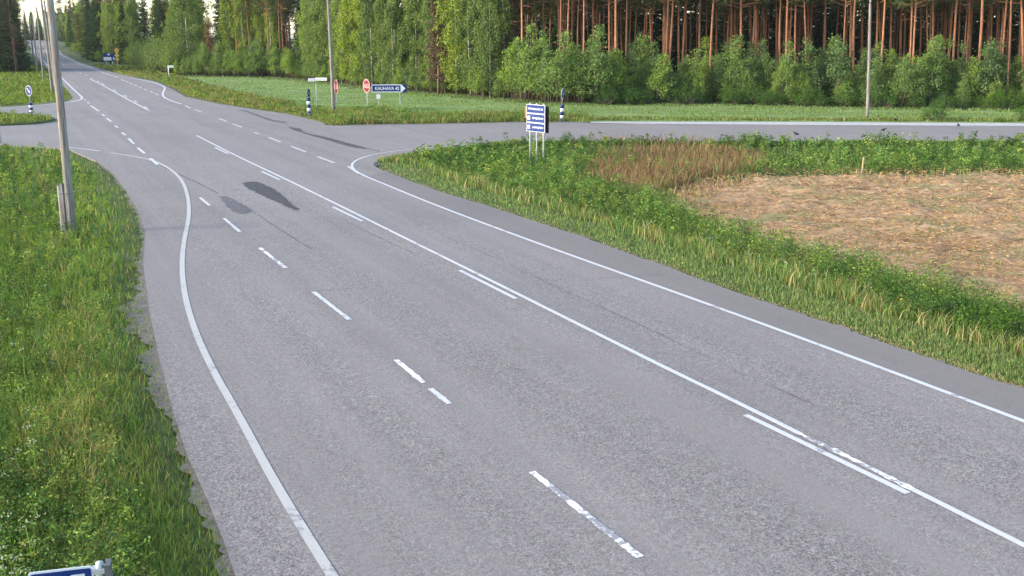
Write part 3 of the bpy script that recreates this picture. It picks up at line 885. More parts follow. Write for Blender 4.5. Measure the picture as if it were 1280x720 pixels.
# ------------------------------------------------------------------ trees
def tube(path, rad, sides=7, cap=True):
    path = [Vector(p) for p in path]
    vs, fs = [], []
    for i, p in enumerate(path):
        t = (path[min(i + 1, len(path) - 1)] - path[max(i - 1, 0)]).normalized()
        ref = Vector((1, 0, 0)) if abs(t.x) < .9 else Vector((0, 1, 0))
        a = t.cross(ref).normalized(); b = t.cross(a)
        for k in range(sides):
            w_ = 2 * math.pi * k / sides
            vs.append(p + (a * math.cos(w_) + b * math.sin(w_)) * rad[i])
    for i in range(len(path) - 1):
        for k in range(sides):
            k2 = (k + 1) % sides
            fs.append((i * sides + k, i * sides + k2, (i + 1) * sides + k2, (i + 1) * sides + k))
    if cap:
        fs.append(tuple(range(sides))[::-1]); fs.append(tuple((len(path) - 1) * sides + k for k in range(sides)))
    return vs, fs

class Mb:
    def __init__(s): s.v = []; s.f = []
    def add(s, vf):
        o = len(s.v); s.v += vf[0]; s.f += [tuple(i + o for i in f) for f in vf[1]]
        return s
    def tube(s, path, rad, sides=7): return s.add(tube(path, rad, sides))
    def mesh(s, name, smooth=True): return pymesh(name, s.v, s.f, smooth)

def cards(c, size, flatness=1.0, asp=.6, u=None):
    v = Veg()
    n = len(c)
    v.leaves(np.asarray(c), size if np.ndim(size) else np.full(n, size), np.ones((n, 3)), flatness, asp)
    return npmesh('crown', np.concatenate(v.V), [np.concatenate(v.Q)])

def wig(h, n, amp):
    """slightly bent upright path"""
    a = rng.normal(size=2) * amp; b = rng.uniform(0, 6, 2)
    return [(a[0] * math.sin(t * 2.5 + b[0]) * t - 0, a[1] * math.sin(t * 2.2 + b[1]) * t, h * t) for t in np.linspace(0, 1, n)]

def proto_pine(leafmat='pine_leaf'):
    H = rng.uniform(17, 21); p = wig(H, 10, .35)
    mb = Mb().tube(p, [0.135 * (1 - .72 * t) + (.05 if i == 0 else 0) for i, t in enumerate(np.linspace(0, 1, 10))], 8)
    cs = []
    for _ in range(4):              # dead twigs below the crown
        h = rng.uniform(4.5, 10); a = rng.uniform(0, 6.28); L = rng.uniform(.4, 1.5)
        k = np.interp(h, [q[2] for q in p], [q[0] for q in p]), np.interp(h, [q[2] for q in p], [q[1] for q in p])
        mb.tube([(k[0], k[1], h), (k[0] + math.cos(a) * L, k[1] + math.sin(a) * L, h + rng.uniform(-.25, .3))], [.028, .008], 4)
    for i in range(46):
        t = rng.random(); h = H * (0.56 + .44 * t); R = 2.2 * (1 - t) ** .6 + .35; a = rng.uniform(0, 6.28); r = R * rng.uniform(.35, 1)
        kx = np.interp(h, [q[2] for q in p], [q[0] for q in p]); ky = np.interp(h, [q[2] for q in p], [q[1] for q in p])
        e = np.array([kx + math.cos(a) * r, ky + math.sin(a) * r, h + rng.uniform(-.1, .5)])
        mb.tube([(kx, ky, h - .2), tuple(e)], [.05, .015], 4)
        n = 60
        cs.append(e + rng.normal(size=(n, 3)) * [.42, .42, .22])
    return mb.mesh('pine_trunk'), cards(np.concatenate(cs), .26, 1, .45), 'pine_bark', leafmat

def proto_low_pine(leafmat):
    """pine of the forest edge, branched nearly to the ground"""
    H = rng.uniform(12, 15); p = wig(H, 9, .3)
    mb = Mb().tube(p, [0.16 * (1 - .8 * t) + .02 for t in np.linspace(0, 1, 9)], 8)
    cs = []
    for i in range(150):
        t = rng.random() ** .9; h = H * (.14 + .86 * t); R = 2.3 * (1 - t) ** .75 + .3; a = rng.uniform(0, 6.28); r = R * rng.uniform(.4, 1)
        kx = np.interp(h, [q[2] for q in p], [q[0] for q in p]); ky = np.interp(h, [q[2] for q in p], [q[1] for q in p])
        e = np.array([kx + math.cos(a) * r, ky + math.sin(a) * r, h + rng.uniform(-.1, .3)])
        mb.tube([(kx, ky, h - .15), tuple(e)], [.035, .012], 4)
        f = rng.random((34, 1)) * .7 + .3
        cs.append(np.array([kx, ky, h]) * (1 - f) + e * f + rng.normal(size=(34, 3)) * [.25, .25, .14])
    return mb.mesh('pine_trunk'), cards(np.concatenate(cs), .24, 1, .4), 'pine_bark', leafmat

def proto_birch():
    H = rng.uniform(13, 18); WF = rng.uniform(.7, 1.05); p = wig(H, 10, .4)
    mb = Mb().tube(p, [0.095 * (1 - .85 * t) + .012 for t in np.linspace(0, 1, 10)], 7)
    cs = []
    for i in range(125):
        t = rng.random(); h = H * (.07 + .93 * t)
        R = WF * (1.6 * math.sin(math.pi * min(1, .18 + .82 * t)) ** .6 + .25) * rng.uniform(.5, 1.3); a = rng.uniform(0, 6.28); r = R * rng.uniform(.35, 1)
        kx = np.interp(h, [q[2] for q in p], [q[0] for q in p]); ky = np.interp(h, [q[2] for q in p], [q[1] for q in p])
        e = np.array([kx + math.cos(a) * r, ky + math.sin(a) * r, h + .5 * r])
        if i % 4 == 0: mb.tube([(kx, ky, h - .2), tuple(e)], [.016, .005], 4)
        n = 62
        f = rng.random((n, 1)) ** .8                       # hanging sprays
        cs.append(e + rng.normal(size=(n, 3)) * [.17, .17, .12] - f * np.array([[-.15 * math.cos(a), -.15 * math.sin(a), 1.25]]) )
    c = np.concatenate(cs); c = c[c[:, 2] > .7]
    return mb.mesh('birch_trunk'), cards(c, .20, 1.2, .75), 'birch_bark', 'birch_leaf'

def proto_spruce():
    H = rng.uniform(14, 19); p = [(0, 0, 0), (0, 0, H * .5), (0, 0, H)]
    mb = Mb().tube(p, [.2, .11, .015], 7)
    cs = []
    h = .7
    while h < H - .3:
        R = 2.5 * (1 - h / H) ** .85 * rng.uniform(.8, 1.15) + .12
        nb = 9
        for k in range(nb):
            a = 6.28 * k / nb + rng.uniform(-.35, .35); RR = R * rng.uniform(.7, 1.1); hb = h + rng.uniform(-.28, .28)
            n = max(6, int(17 * RR))
            f = rng.random((n, 1)) ** .7
            dirn = np.array([math.cos(a), math.sin(a), 0])
            side = np.array([-math.sin(a), math.cos(a), 0])
            q = np.array([0, 0, hb]) + f * RR * dirn + np.array([0, 0, 1]) * (-.30 * RR * f + .18 * RR * f ** 3) + rng.normal(size=(n, 1)) * side * .12 * (1 + RR * .35) - np.array([0, 0, 1]) * rng.random((n, 1)) * .34
            cs.append(q)
        h += rng.uniform(.38, .55)
    return mb.mesh('spruce_trunk'), cards(np.concatenate(cs), .30, .9, .5), 'spruce_bark', 'spruce_leaf'

def proto_sapling():
    """young birch or rowan of the forest edge, leafy from knee height"""
    H = rng.uniform(4.0, 5.8)
    mb = Mb(); cs = []
    for s in range(3):
        o = rng.normal(size=2) * .28 * (s > 0); hs = H * (1 if s == 0 else rng.uniform(.55, .85))
        lx, ly = rng.normal(size=2) * .25
        mb.tube([(o[0], o[1], 0), (o[0] + lx * .5, o[1] + ly * .5, hs * .5), (o[0] + lx, o[1] + ly, hs)], [.045, .03, .008], 5)
        for i in range(26):
            t = rng.random() ** .8; h = hs * (.22 + .78 * t)
            R = (1.0 * (1 - t) ** 1.0 + .12) * rng.uniform(.45, 1.3); a = rng.uniform(0, 6.28)
            e = np.array([o[0] + lx * t + math.cos(a) * R, o[1] + ly * t + math.sin(a) * R, h + .25 * R])
            cs.append(e + rng.normal(size=(26, 3)) * [.19, .19, .17])
            if i % 3 == 0: mb.tube([(o[0] + lx * t, o[1] + ly * t, h), tuple(e)], [.015, .005], 3)
    c = np.concatenate(cs); c = c[c[:, 2] > .35]
    return mb.mesh('sapling_trunk'), cards(c, .16, 1, .7), 'shrub_bark', 'young_leaf'

def proto_shrub(H=1.4, R=.9, leaf=.10, nc=46, nl=34, mat='shrub_leaf'):
    mb = Mb(); cs = []
    for i in range(nc):
        a = rng.uniform(0, 6.28); r = R * math.sqrt(rng.random()); h = H * (1 - .45 * (r / R) ** 2) * rng.uniform(.25, 1)
        e = np.array([math.cos(a) * r, math.sin(a) * r, h])
        if i % 2 == 0: mb.tube([(e[0] * .12, e[1] * .12, 0), (e[0] * .6, e[1] * .6, h * .6), tuple(e)], [.018 * H, .012 * H, .004 * H], 4)
        cs.append(e + rng.normal(size=(nl, 3)) * [.13 * R, .13 * R, .10 * H])
    c = np.concatenate(cs); c = c[c[:, 2] > .05]
    return mb.mesh('shrub_stems'), cards(c, leaf, 1, .5), 'shrub_bark', mat

PR = {'pine': [proto_pine() for _ in range(4)],
      'brown_pine': [proto_low_pine('brown_leaf')],
      'low_pine': [proto_low_pine('pine_leaf')],
      'birch': [proto_birch() for _ in range(4)],
      'spruce': [proto_spruce() for _ in range(3)],
      'sapling': [proto_sapling() for _ in range(7)],
      'willow': [proto_shrub(5.0, 2.6, .20, 120, 44, 'willow_leaf') for _ in range(2)],
      'shrub': [proto_shrub() for _ in range(3)]}

def plant(kind, name, pos, scale, label, cat, group=None, parts=('trunk', 'crown'), widen=1.0):
    if kind in ('pine', 'spruce', 'birch', 'low_pine') and pos.y > 120:
        col_ = 640 + pos.x / pos.y / math.cos(TH) * FPX
        if 251 < col_ < 276: return None                # the gap where the sky dips to the treeline
    tm, cm, bm_, lm = random.choice(PR[kind])
    e = empty(name, pos, random.uniform(0, 6.28))
    e.scale = (scale * widen, scale * widen, scale)
    link(parts[0], tm, M[bm_], e)
    link(parts[1], cm, M[lm], e)
    return tag(e, label, cat, group)

EDGE = np.array([(165, 85), (218, 92.5), (320, 94), (380, 97.5), (440, 104.5), (500, 110.5), (560, 115.5), (640, 122), (690, 126.5), (760, 127), (900, 126.5), (1100, 131), (1280, 133.5), (1900, 139)], float)
def edge_point(px, delta):
    """a spot delta metres behind the forest edge, on the line of sight through column px"""
    py = np.interp(px, EDGE[:, 0], EDGE[:, 1])
    x, y = flat(px, py)
    r = math.hypot(x, y)
    x, y = x * (r + delta) / r, y * (r + delta) / r
    return Vector((x, y, float(terrain(np.array([x]), np.array([y]))[0]) - .03))

placed = []
def spaced(p, dmin):
    for q in placed:
        if abs(q[0] - p.x) < dmin and abs(q[1] - p.y) < dmin and (q[0] - p.x) ** 2 + (q[1] - p.y) ** 2 < dmin * dmin: return False
    placed.append((p.x, p.y)); return True

def grow(kind, name, n, xr, dr, sr, dmin, label, cat, group, power=1.0, parts=('trunk', 'crown'), widen=1.0, tilt=0.0):
    got = tries = 0
    while got < n and tries < n * 30:
        tries += 1
        p = edge_point(random.uniform(*xr), dr[0] + (dr[1] - dr[0]) * random.random() ** power)
        if not spaced(p, dmin): continue
        t_ = plant(kind, name, p, random.uniform(*sr), label, cat, group, parts, widen * random.uniform(*((.7, 1.3) if tilt else (.88, 1.12))))
        if tilt and t_:
            t_.rotation_mode = 'ZYX'
            t_.rotation_euler = (random.gauss(0, .012), random.gauss(-tilt * max(0, min(1, (p.x + 2) / 45)), .018), random.uniform(0, 6.28))
        got += 1

# pine stand on the right
grow('pine', 'pine_tree', 235, (630, 1500), (3.5, 46), (.85, 1.12), 1.5, 'tall pine with a bare orange trunk in the stand behind the saplings', 'tree', 'pines of the stand behind the field', 1.15, tilt=.055)
for row, dl in ((0, 50), (1, 63)):
    for k in range(48):
        p = edge_point(600 + k * 20.5 + row * 10 + random.uniform(-5, 5), dl + random.uniform(-4, 4))
        placed.append((p.x, p.y))
        plant('spruce', 'spruce_tree', p, random.uniform(.85, 1.1), 'dark spruce deep behind the orange pine trunks', 'tree', 'spruces closing off the pine stand', widen=random.uniform(1.6, 2.0))
grow('sapling', 'sapling', 190, (655, 1480), (1.6, 8.5), (.45, 1.3), .75, 'young leafy tree in the thicket in front of the orange pine trunks', 'sapling', 'saplings along the edge of the pine stand', 1.0, widen=1.02)
grow('sapling', 'sapling', 14, (640, 745), (1.0, 5.0), (1.1, 1.45), 1.0, 'tall bright green sapling at the end of the pine stand by the birches', 'sapling', 'tall saplings between birches and pines')
grow('shrub', 'dark_shrub', 34, (660, 1450), (.3, 2.2), (.8, 1.6), .8, 'low dark green shrub at the foot of the forest edge', 'shrub', 'shrubs at the foot of the forest edge', parts=('stems', 'foliage'))
# birch edge in the middle
grow('birch', 'birch_tree', 40, (380, 640), (1.0, 9), (.7, 1.1), 1.9, 'light green birch with a slim white trunk at the edge of the field', 'tree', 'birches along the field edge')
grow('sapling', 'sapling', 26, (380, 650), (.2, 3.0), (.5, .85), 1.0, 'small sapling under the light green birches', 'sapling', 'saplings under the birches')
grow('spruce', 'spruce_tree', 38, (365, 645), (9, 26), (.8, 1.15), 2.0, 'dark spruce standing behind the light green birches', 'tree', 'spruces behind the birches')
for px, dl, s in ((548, .4, .92), (553, 2.2, .9), (640, 7, 1.0)):
    plant('brown_pine', 'brown_pine_tree', edge_point(px, dl), s, 'rusty brown pine branched to the ground among the birches', 'tree', 'rusty brown pines among the birches')
# mixed edge further left
grow('pine', 'pine_tree', 26, (290, 390), (4, 34), (.8, 1.05), 1.8, 'pine with a reddish trunk in the shady wood left of the birches', 'tree', 'pines in the wood left of the birches')
grow('spruce', 'spruce_tree', 22, (270, 400), (20, 46), (.85, 1.15), 2.0, 'dark spruce in the shady wood left of the birches', 'tree', 'spruces in the wood left of the birches')
grow('sapling', 'sapling', 24, (255, 385), (.3, 5), (.7, 1.15), 1.1, 'bushy sapling in front of the shady wood left of the birches', 'sapling', 'saplings before the shady wood')
grow('birch', 'birch_tree', 9, (282, 345), (3, 12), (.85, 1.1), 1.8, 'tall birch at the edge of the shady wood', 'tree', 'birches of the shady wood')
plant('brown_pine', 'brown_pine_tree', edge_point(263, 6), .8, 'brownish pine with a sparse crown beside the willow thicket', 'tree')
plant('birch', 'birch_tree', edge_point(237, 8), 1.25, 'tall full light green birch rising behind the willow thicket', 'tree', widen=1.45)
for px, py, s in ((172, 84, 1.0), (184, 86.5, 1.2), (196, 89, 1.15), (207, 91.5, 1.25), (219, 92.5, 1.05), (232, 92.5, .85), (246, 93, .8), (258, 93.2, .75)):
    x, y = flat(px, py - 1.6); p = Vector((float(x), float(y), float(hill(y)) - .25)); placed.append((p.x, p.y))
    plant('willow', 'willow_bush', p, s * random.uniform(.95, 1.05), 'round bright green willow bush in the thicket at the corner of the crop field', 'bush', 'willow thicket at the field corner', ('stems', 'foliage'))
grow('sapling', 'sapling', 10, (215, 300), (.2, 2.5), (.45, .75), .9, 'dark low sapling along the far edge of the crop field', 'sapling', 'low saplings along the far field edge')

# woods along the far road: placed by depth and offset from the road
SIGN_SPOTS = [tuple(float(q) for q in flat(px, py)) for px, py in ((137, 80.5), (147.5, 84.5))]
def far_tree(kind, name, Y, off, s, label, cat, group, widen=1.0):
    x = float(cen(Y)) + off
    p = Vector((x, Y, float(hill(Y)) - .3))
    for qx, qy in SIGN_SPOTS:
        if abs(x - qx) < 6.5 and -12 < Y - qy < 5.5: return
    if spaced(p, 1.6): plant(kind, name, p, s, label, cat, group, widen=widen)
FAR_R = {'birch': 'birch in the wood beyond the far blue road sign', 'spruce': 'dark spruce in the wood beyond the far blue road sign', 'pine': 'bare-trunked pine in the wood beyond the far blue road sign', 'low_pine': 'bushy pine in the wood beyond the far blue road sign'}
FAR_L = {'spruce': 'dark spruce in the wood behind the row of utility poles', 'birch': 'birch in the wood behind the row of utility poles', 'low_pine': 'bushy pine in the wood behind the row of utility poles'}
NAMES = {'birch': 'birch_tree', 'spruce': 'spruce_tree', 'pine': 'pine_tree', 'low_pine': 'pine_tree'}
def wood_off(Y, px):
    return (px - 640) / FPX * math.cos(TH) * Y - float(cen(Y))
def far_wood(n, yr, pr, kinds, lim, sr, labels, gname):
    got = tries = 0
    while got < n and tries < 4000:
        tries += 1
        Y = random.uniform(*yr); off = wood_off(Y, random.uniform(*pr))
        if not lim(Y, off): continue
        kind = random.choice(kinds); got += 1
        far_tree(kind, NAMES[kind], Y, off, random.uniform(*sr), labels[kind], 'tree', gname + kind.replace('_', ' ') + 's', 1.25)
MIX = ['birch', 'birch', 'spruce', 'spruce', 'pine', 'low_pine']
far_wood(70, (228, 350), (96, 172), MIX, lambda Y, o: o > (12 if Y < 260 else 11), (.9, 1.2), FAR_R, 'far wood beyond the blue sign ')
far_wood(45, (330, 540), (66, 130), MIX, lambda Y, o: o > 9.5, (.8, 1.1), FAR_R, 'far wood beyond the blue sign ')
far_wood(60, (190, 330), (-60, 30), ['spruce', 'spruce', 'spruce', 'birch', 'low_pine'], lambda Y, o: o < -11, (.95, 1.25), FAR_L, 'wood behind the poles ')
far_wood(22, (330, 540), (-20, 34), ['spruce', 'spruce', 'birch', 'low_pine'], lambda Y, o: o < -10, (.9, 1.1), FAR_L, 'wood behind the poles ')
WIL = {'birch': 'birch in the tall wood right behind the willow thicket', 'spruce': 'dark spruce in the tall wood right behind the willow thicket', 'pine': 'pine in the tall wood right behind the willow thicket', 'low_pine': 'bushy pine in the tall wood right behind the willow thicket'}
far_wood(48, (203, 262), (150, 250), MIX, lambda Y, o: o > 20, (.85, 1.12), WIL, 'tall wood behind the willows ')
CRE = {'birch': 'distant birch beyond the crest of the road', 'spruce': 'distant spruce beyond the crest of the road'}
far_wood(50, (590, 690), (33, 112), ['spruce', 'spruce', 'birch'], lambda Y, o: True, (.8, 1.1), CRE, 'trees beyond the crest ')
for k in range(20):
    Y = 300 + 250 * random.random(); off = 55 + 170 * random.random()
    far_tree('spruce', 'spruce_tree', Y, off, random.uniform(.8, 1.1), 'spruce far back in the wood behind the willow thicket', 'tree', 'spruces far back behind the willows', 1.2)
for k in range(46):
    Y = random.uniform(232, 430)
    off = random.uniform(8.8, 13.5) if Y > 262 else random.uniform(11.5, 15)
    far_tree('sapling', 'sapling', Y, off, random.uniform(.35, .8), 'small bushy tree on the bank by the far stretch of the road', 'sapling', 'small trees on the far road bank', 1.3)

# shrubs of the verges
for px, py, s in ((1170, 151.5, 1.15), (1283, 152.5, 1.0)):
    plant('shrub', 'field_shrub', P1(px, py), s, 'small green shrub standing alone at the near edge of the crop field', 'shrub', 'shrubs at the near edge of the crop field', ('stems', 'foliage'))
for px, py, s in ((690, 190, .55), (708, 188, .6), (730, 189, .5)):
    plant('shrub', 'dark_shrub', P1(px, py), s, 'dark green shrub beside the posts of the three-panel sign', 'shrub', 'shrubs beside the three-panel sign', ('stems', 'foliage'))
for px, py, s in ((1130, 392, .55), (1160, 405, .6), (1195, 412, .62), (1225, 425, .7), (1262, 432, .62), (1100, 378, .5), (1040, 355, .45)):
    plant('shrub', 'willow_shrub', P1(px, py), s, 'bushy willow shrub between the road verge and the mown field', 'shrub', 'willow shrubs by the mown field', ('stems', 'foliage'))

# ------------------------------------------------------------------ poles, signs and small things
def wood_utility_pole(base, H, r, label, group=None, lean=(0, 0), stub=False, parts=True):
    e = empty('utility_pole', base)
    path = [(lean[0] * t * H + 0.03 * math.sin(3 * t), lean[1] * t * H, H * t - (.3 if t == 0 else 0)) for t in np.linspace(0, 1, 9)]
    link('shaft', Mb().tube(path, [r * (1 - .33 * t) for t in np.linspace(0, 1, 9)], 14).mesh('shaft'), M['pole_wood'], e)
    top = path[-1]
    link('insulator', Mb().tube([(top[0], top[1], H - .02), (top[0], top[1], H + .08), (top[0], top[1], H + .09), (top[0], top[1], H + .22), (top[0], top[1], H + .26)], [.03, .03, .075, .06, .02], 10).mesh('ins'), M['insulator'], e)
    if stub:
        sec = [(-.105, -.075), (-.06, -.10), (.07, -.095), (.10, -.03), (.095, .07), (.04, .10), (-.07, .09), (-.105, .04)]
        vs, fs = [], []
        for hz, k in ((-.4, 1.1), (.6, 1.06), (1.3, 1.0), (1.74, .95)):
            vs += [Vector((-.205 + a * k, -.02 + b_ * k, hz + (a * .5 if hz > 1.5 else 0))) for a, b_ in sec]
        for q in range(3):
            for k in range(8):
                k2 = (k + 1) % 8
                fs.append((q * 8 + k, q * 8 + k2, q * 8 + 8 + k2, q * 8 + 8 + k))
        fs.append(tuple(24 + k for k in range(8)))
        link('support_stub', pymesh('stub', vs, fs), M['pole_wood'], e)
        for hz in (.55, 1.45):
            ring = [(-.085 + .235 * math.cos(a), -.01 + .155 * math.sin(a), hz) for a in np.linspace(0, 2 * math.pi, 25)]
            link('band', Mb().tube(ring, [.008] * 25, 5).mesh('band'), M['steel_dark'], e)
    return tag(e, label, 'pole', group)

wood_utility_pole(P1(91, 297), 10.4, .14, 'weathered wooden utility pole braced by a short grey stub on the near left verge', stub=True, lean=(0.001, 0.0))
PG = 'utility poles in a row along the far left verge'
for (px, py, ln) in ((66, 118, -.022), (69.5, 112, -.03), (54.5, 99.5, .004), (47, 89.5, .0), (42.7, 82, 0)):
    x, y = flat(px, py)
    wood_utility_pole((float(x), float(y), -.1), 10.4, .155, 'grey wooden utility pole in the row along the far left verge', PG, (ln, 0))
for Y, off in ((270, -8.2), (318, -8.4), (366, -8.6)):
    wood_utility_pole((float(cen(Y)) + off, Y, float(hill(Y)) - .1), 10.2, .15, 'grey wooden utility pole in the row along the far left verge', PG)
wood_utility_pole(P1(417, 140), 10.6, .16, 'wooden utility pole standing behind the red stop sign and striped bollard', lean=(-.012, 0))
wood_utility_pole(P1(1084, 150.5), 9.0, .135, 'slim grey pole standing at the edge of the crop field beyond the side road', lean=(-.055, 0))

def prism(pts, y0, y1):
    """outline in x,z extruded between two local depths; front face at y0 looks towards -y"""
    n = len(pts)
    vs = [Vector((a, y0, b)) for a, b in pts] + [Vector((a, y1, b)) for a, b in pts]
    fs = [tuple(range(n)), tuple(range(2 * n - 1, n - 1, -1))]
    for i in range(n):
        j = (i + 1) % n
        fs.append((i, n + i, n + j, j))
    return vs, fs

def plate(name, pts, y0, y1, mat, parent):
    return link(name, Mb().add(prism(pts, y0, y1)).mesh(name, False), M[mat], parent)

def rect(x0, x1, z0, z1): return [(x0, z0), (x1, z0), (x1, z1), (x0, z1)]
def rrect(x0, x1, z0, z1, r):
    out = []
    for cx, cz, a0 in ((x1 - r, z0 + r, -90), (x1 - r, z1 - r, 0), (x0 + r, z1 - r, 90), (x0 + r, z0 + r, 180)):
        for k in range(5):
            a = math.radians(a0 + k * 22.5)
            out.append((cx + r * math.cos(a), cz + r * math.sin(a)))
    return out
def disc(r, cz=0, n=28, a0=0): return [(r * math.cos(2 * math.pi * k / n + a0), cz + r * math.sin(2 * math.pi * k / n + a0)) for k in range(n)]
def ring_prism(ro, ri, cz, y0, y1, n=28):
    o = disc(ro, cz, n); i_ = disc(ri, cz, n)
    vs = [Vector((a, y, b)) for y in (y0, y1) for a, b in o + i_]
    fs = []
    for k in range(n):
        j = (k + 1) % n
        fs += [(k, j, n + j, n + k), (2 * n + j, 2 * n + k, 3 * n + k, 3 * n + j), (k, 2 * n + k, 2 * n + j, j), (n + k, n + j, 3 * n + j, 3 * n + k)]
    return vs, fs

def text(body, size, xc, zc, y, mat, parent, width=None, name='lettering'):
    cu = bpy.data.curves.new('txt', 'FONT')
    cu.body = body; cu.size = size; cu.align_x = 'CENTER'; cu.align_y = 'CENTER'; cu.offset = size * .018
    to = bpy.data.objects.new('txt', cu)
    C.objects.link(to)
    dg = bpy.context.evaluated_depsgraph_get()
    me = bpy.data.meshes.new_from_object(to.evaluated_get(dg))
    bpy.data.objects.remove(to); bpy.data.curves.remove(cu)
    co_ = np.empty(len(me.vertices) * 3, np.float32); me.vertices.foreach_get('co', co_); co_ = co_.reshape(-1, 3)
    s = 1.0
    if width: s = width / max(1e-6, np.ptp(co_[:, 0]))
    mx = (co_[:, 0].max() + co_[:, 0].min()) / 2; mz = (co_[:, 1].max() + co_[:, 1].min()) / 2
    out = np.stack([xc + (co_[:, 0] - mx) * s, np.full(len(co_), y), zc + (co_[:, 1] - mz)], 1).astype(np.float32)
    me.vertices.foreach_set('co', out.ravel()); me.update()
    return link(name, me, M[mat], parent)

def post(parent, x, z0, z1, r=.03, y=.04, mat='steel', name='post'):
    return link(name, Mb().tube([(x, y, z0 - .3), (x, y, z1)], [r, r], 10).mesh(name), M[mat], parent)

def arrow_pts(L, wd, ang, cz):
    pts = [(-L / 2, -wd / 2), (L * .08, -wd / 2), (L * .08, -wd * 1.5), (L / 2, 0), (L * .08, wd * 1.5), (L * .08, wd / 2), (-L / 2, wd / 2)]
    c, s = math.cos(ang), math.sin(ang)
    return [(a * c - b * s, cz + a * s + b * c) for a, b in pts]

# arrow-shaped direction sign
b = P1(486.5, 137)
def zat(px, py): return at(px, py, b.y).z - b.z
e = tag(empty('direction_sign', b, math.radians(4)), 'blue arrow-shaped direction sign reading KAUHAVA 42 on two posts', 'sign')
z0, z1 = zat(486, 115.4), zat(486, 105.6)
hw = (507 - 466.8) / FPX * b.y * 1.03 / 2
zc = (z0 + z1) / 2; hh = (z1 - z0) / 2
arrow = lambda k: [(-hw + k, z0 + k), (hw - hh * 1.0 - k * .4, z0 + k), (hw - k * 1.3, zc), (hw - hh * 1.0 - k * .4, z1 - k), (-hw + k, z1 - k)]
plate('panel', arrow(0), 0, .03, 'sign_white', e)
plate('field', rect(-hw + .05, hw - hh - .10, z0 + .07, z1 - .07), -.004, -.001, 'sign_blue', e)
plate('arrow_tip', [(hw - hh - .02, zc - hh), (hw + .10, zc - hh), (hw + .10, zc + hh), (hw - hh - .02, zc + hh), (hw - .02, zc)], -.003, .012, 'sign_dark_blue', e)
text('KAUHAVA 42', .40, -.13, zc, -.008, 'sign_white', e, width=(hw * 2 - hh) * .80)
post(e, -hw * .62, 0, z0); post(e, hw * .66, 0, z0)
plate('small_plate', rect(-hw * .62 - .18, -hw * .62 + .18, zat(474, 123.5), zat(474, 117.8)), 0, .012, 'sign_white', e)

# stop signs
def stop_sign(px, ybase, ytop, ybot, rot, label, two):
    b = P1(px, ybase)
    z1 = at(px, ytop, b.y).z - b.z; z0 = at(px, ybot, b.y).z - b.z
    r = (z1 - z0) / 2; zc = (z0 + z1) / 2
    e = tag(empty('stop_sign', b, rot), label, 'sign')
    plate('panel', disc(r / math.cos(math.pi / 8), zc, 8, math.pi / 8), 0, .02, 'sign_pink', e)
    plate('face', disc(r * .84 / math.cos(math.pi / 8), zc, 8, math.pi / 8), -.006, -.001, 'sign_red', e)
    plate('word_band', rect(-r * .80, r * .80, zc - r * .3, zc + r * .3), -.009, -.0065, 'sign_pink', e)
    text('STOP', r * .62, 0, zc, -.012, 'sign_red', e, width=r * 1.45)
    post(e, 0, 0, zc, .035)
    if two: 
        post(e, -.35, 0, z0 - .1, .03, .3)
        plate('small_plate', rect(-.40, -.30, zc - 1.1, zc - .98), .25, .262, 'sign_white', e)
    return e
stop_sign(459, 139, 99, 116, math.radians(-52), 'red stop sign beside the blue arrow-shaped sign', True)
stop_sign(421.3, 140, 99.5, 117.5, math.radians(-66), 'narrow edge-on red stop sign right beside the wooden pole', False)

# street name sign: two white plates on one post
b = P1(396, 136)
e = tag(empty('street_name_sign', b), 'two white street name plates on a thin post near the striped bollard', 'sign')
post(e, 0, 0, at(396, 98, b.y).z - b.z, .025)
m1 = b.y / FPX
for x0, x1, ya, yb, rz in ((383, 391, 97.7, 101.7, .35), (391.6, 406, 97, 100.8, -.12)):
    za, zb = at(395, yb, b.y).z - b.z, at(395, ya, b.y).z - b.z
    o = plate('name_plate', rect((x0 - 392) * m1, (x1 - 392) * m1, za, zb), -.03, -.005, 'sign_white', e)
    o.rotation_euler = (0, 0, rz * .3)
    plate('text_strip', rect((x0 - 392) * m1 + .12, (x1 - 392) * m1 - .12, za + .10, za + .14), -.036, -.031, 'steel', o)

# striped bollards with keep-right signs
def bollard(px, ybase, ytop, label, sign=None):
    b = P1(px, ybase)
    H = at(px, ytop, b.y).z - b.z
    e = tag(empty('striped_bollard', b), label, 'bollard')
    seg = 5
    for k in range(seg):
        r = .155
        link('band', Mb().tube([(0, 0, H * k / seg - (.15 if k == 0 else 0)), (0, 0, H * (k + 1) / seg)], [r, r], 14).mesh('band'), M['sign_dark_blue' if k % 2 == 0 else 'sign_white'], e)
    zt = H
    if sign:
        ya, yb, rot, kind = sign
        zt = at(px, ya, b.y).z - b.z; zb = at(px, yb, b.y).z - b.z
        post(e, 0, H + .3, zt - .1, .03, 0)
        r = (zt - zb) / 2; zc = (zt + zb) / 2
        s = link('sign_disc', Mb().add(prism(disc(r, zc), -.055, -.035)).mesh('disc', False), M['sign_white' if kind == 'face' else 'steel_dark'], e)
        s.rotation_euler = (0, 0, rot)
        plate('blue_face', disc(r * .93, zc), -.060, -.056, 'sign_blue', s)
        plate('arrow', arrow_pts(r * 1.3, r * .13, math.radians(-45), zc), -.064, -.061, 'sign_white', s)
    return e
bollard(39.7, 143.5, 128.5, 'blue and white striped bollard with a round blue arrow sign on the grassy island', (106.7, 120, math.radians(-33), 'face'))
bollard(386.5, 143.5, 122, 'blue and white striped bollard in the weeds left of the wooden pole', (111, 121.5, math.radians(80), 'edge'))
bollard(702.5, 151.5, 131, 'blue and white striped bollard with a narrow pale plate across the side road', (110, 123.5, math.radians(72), 'face'))

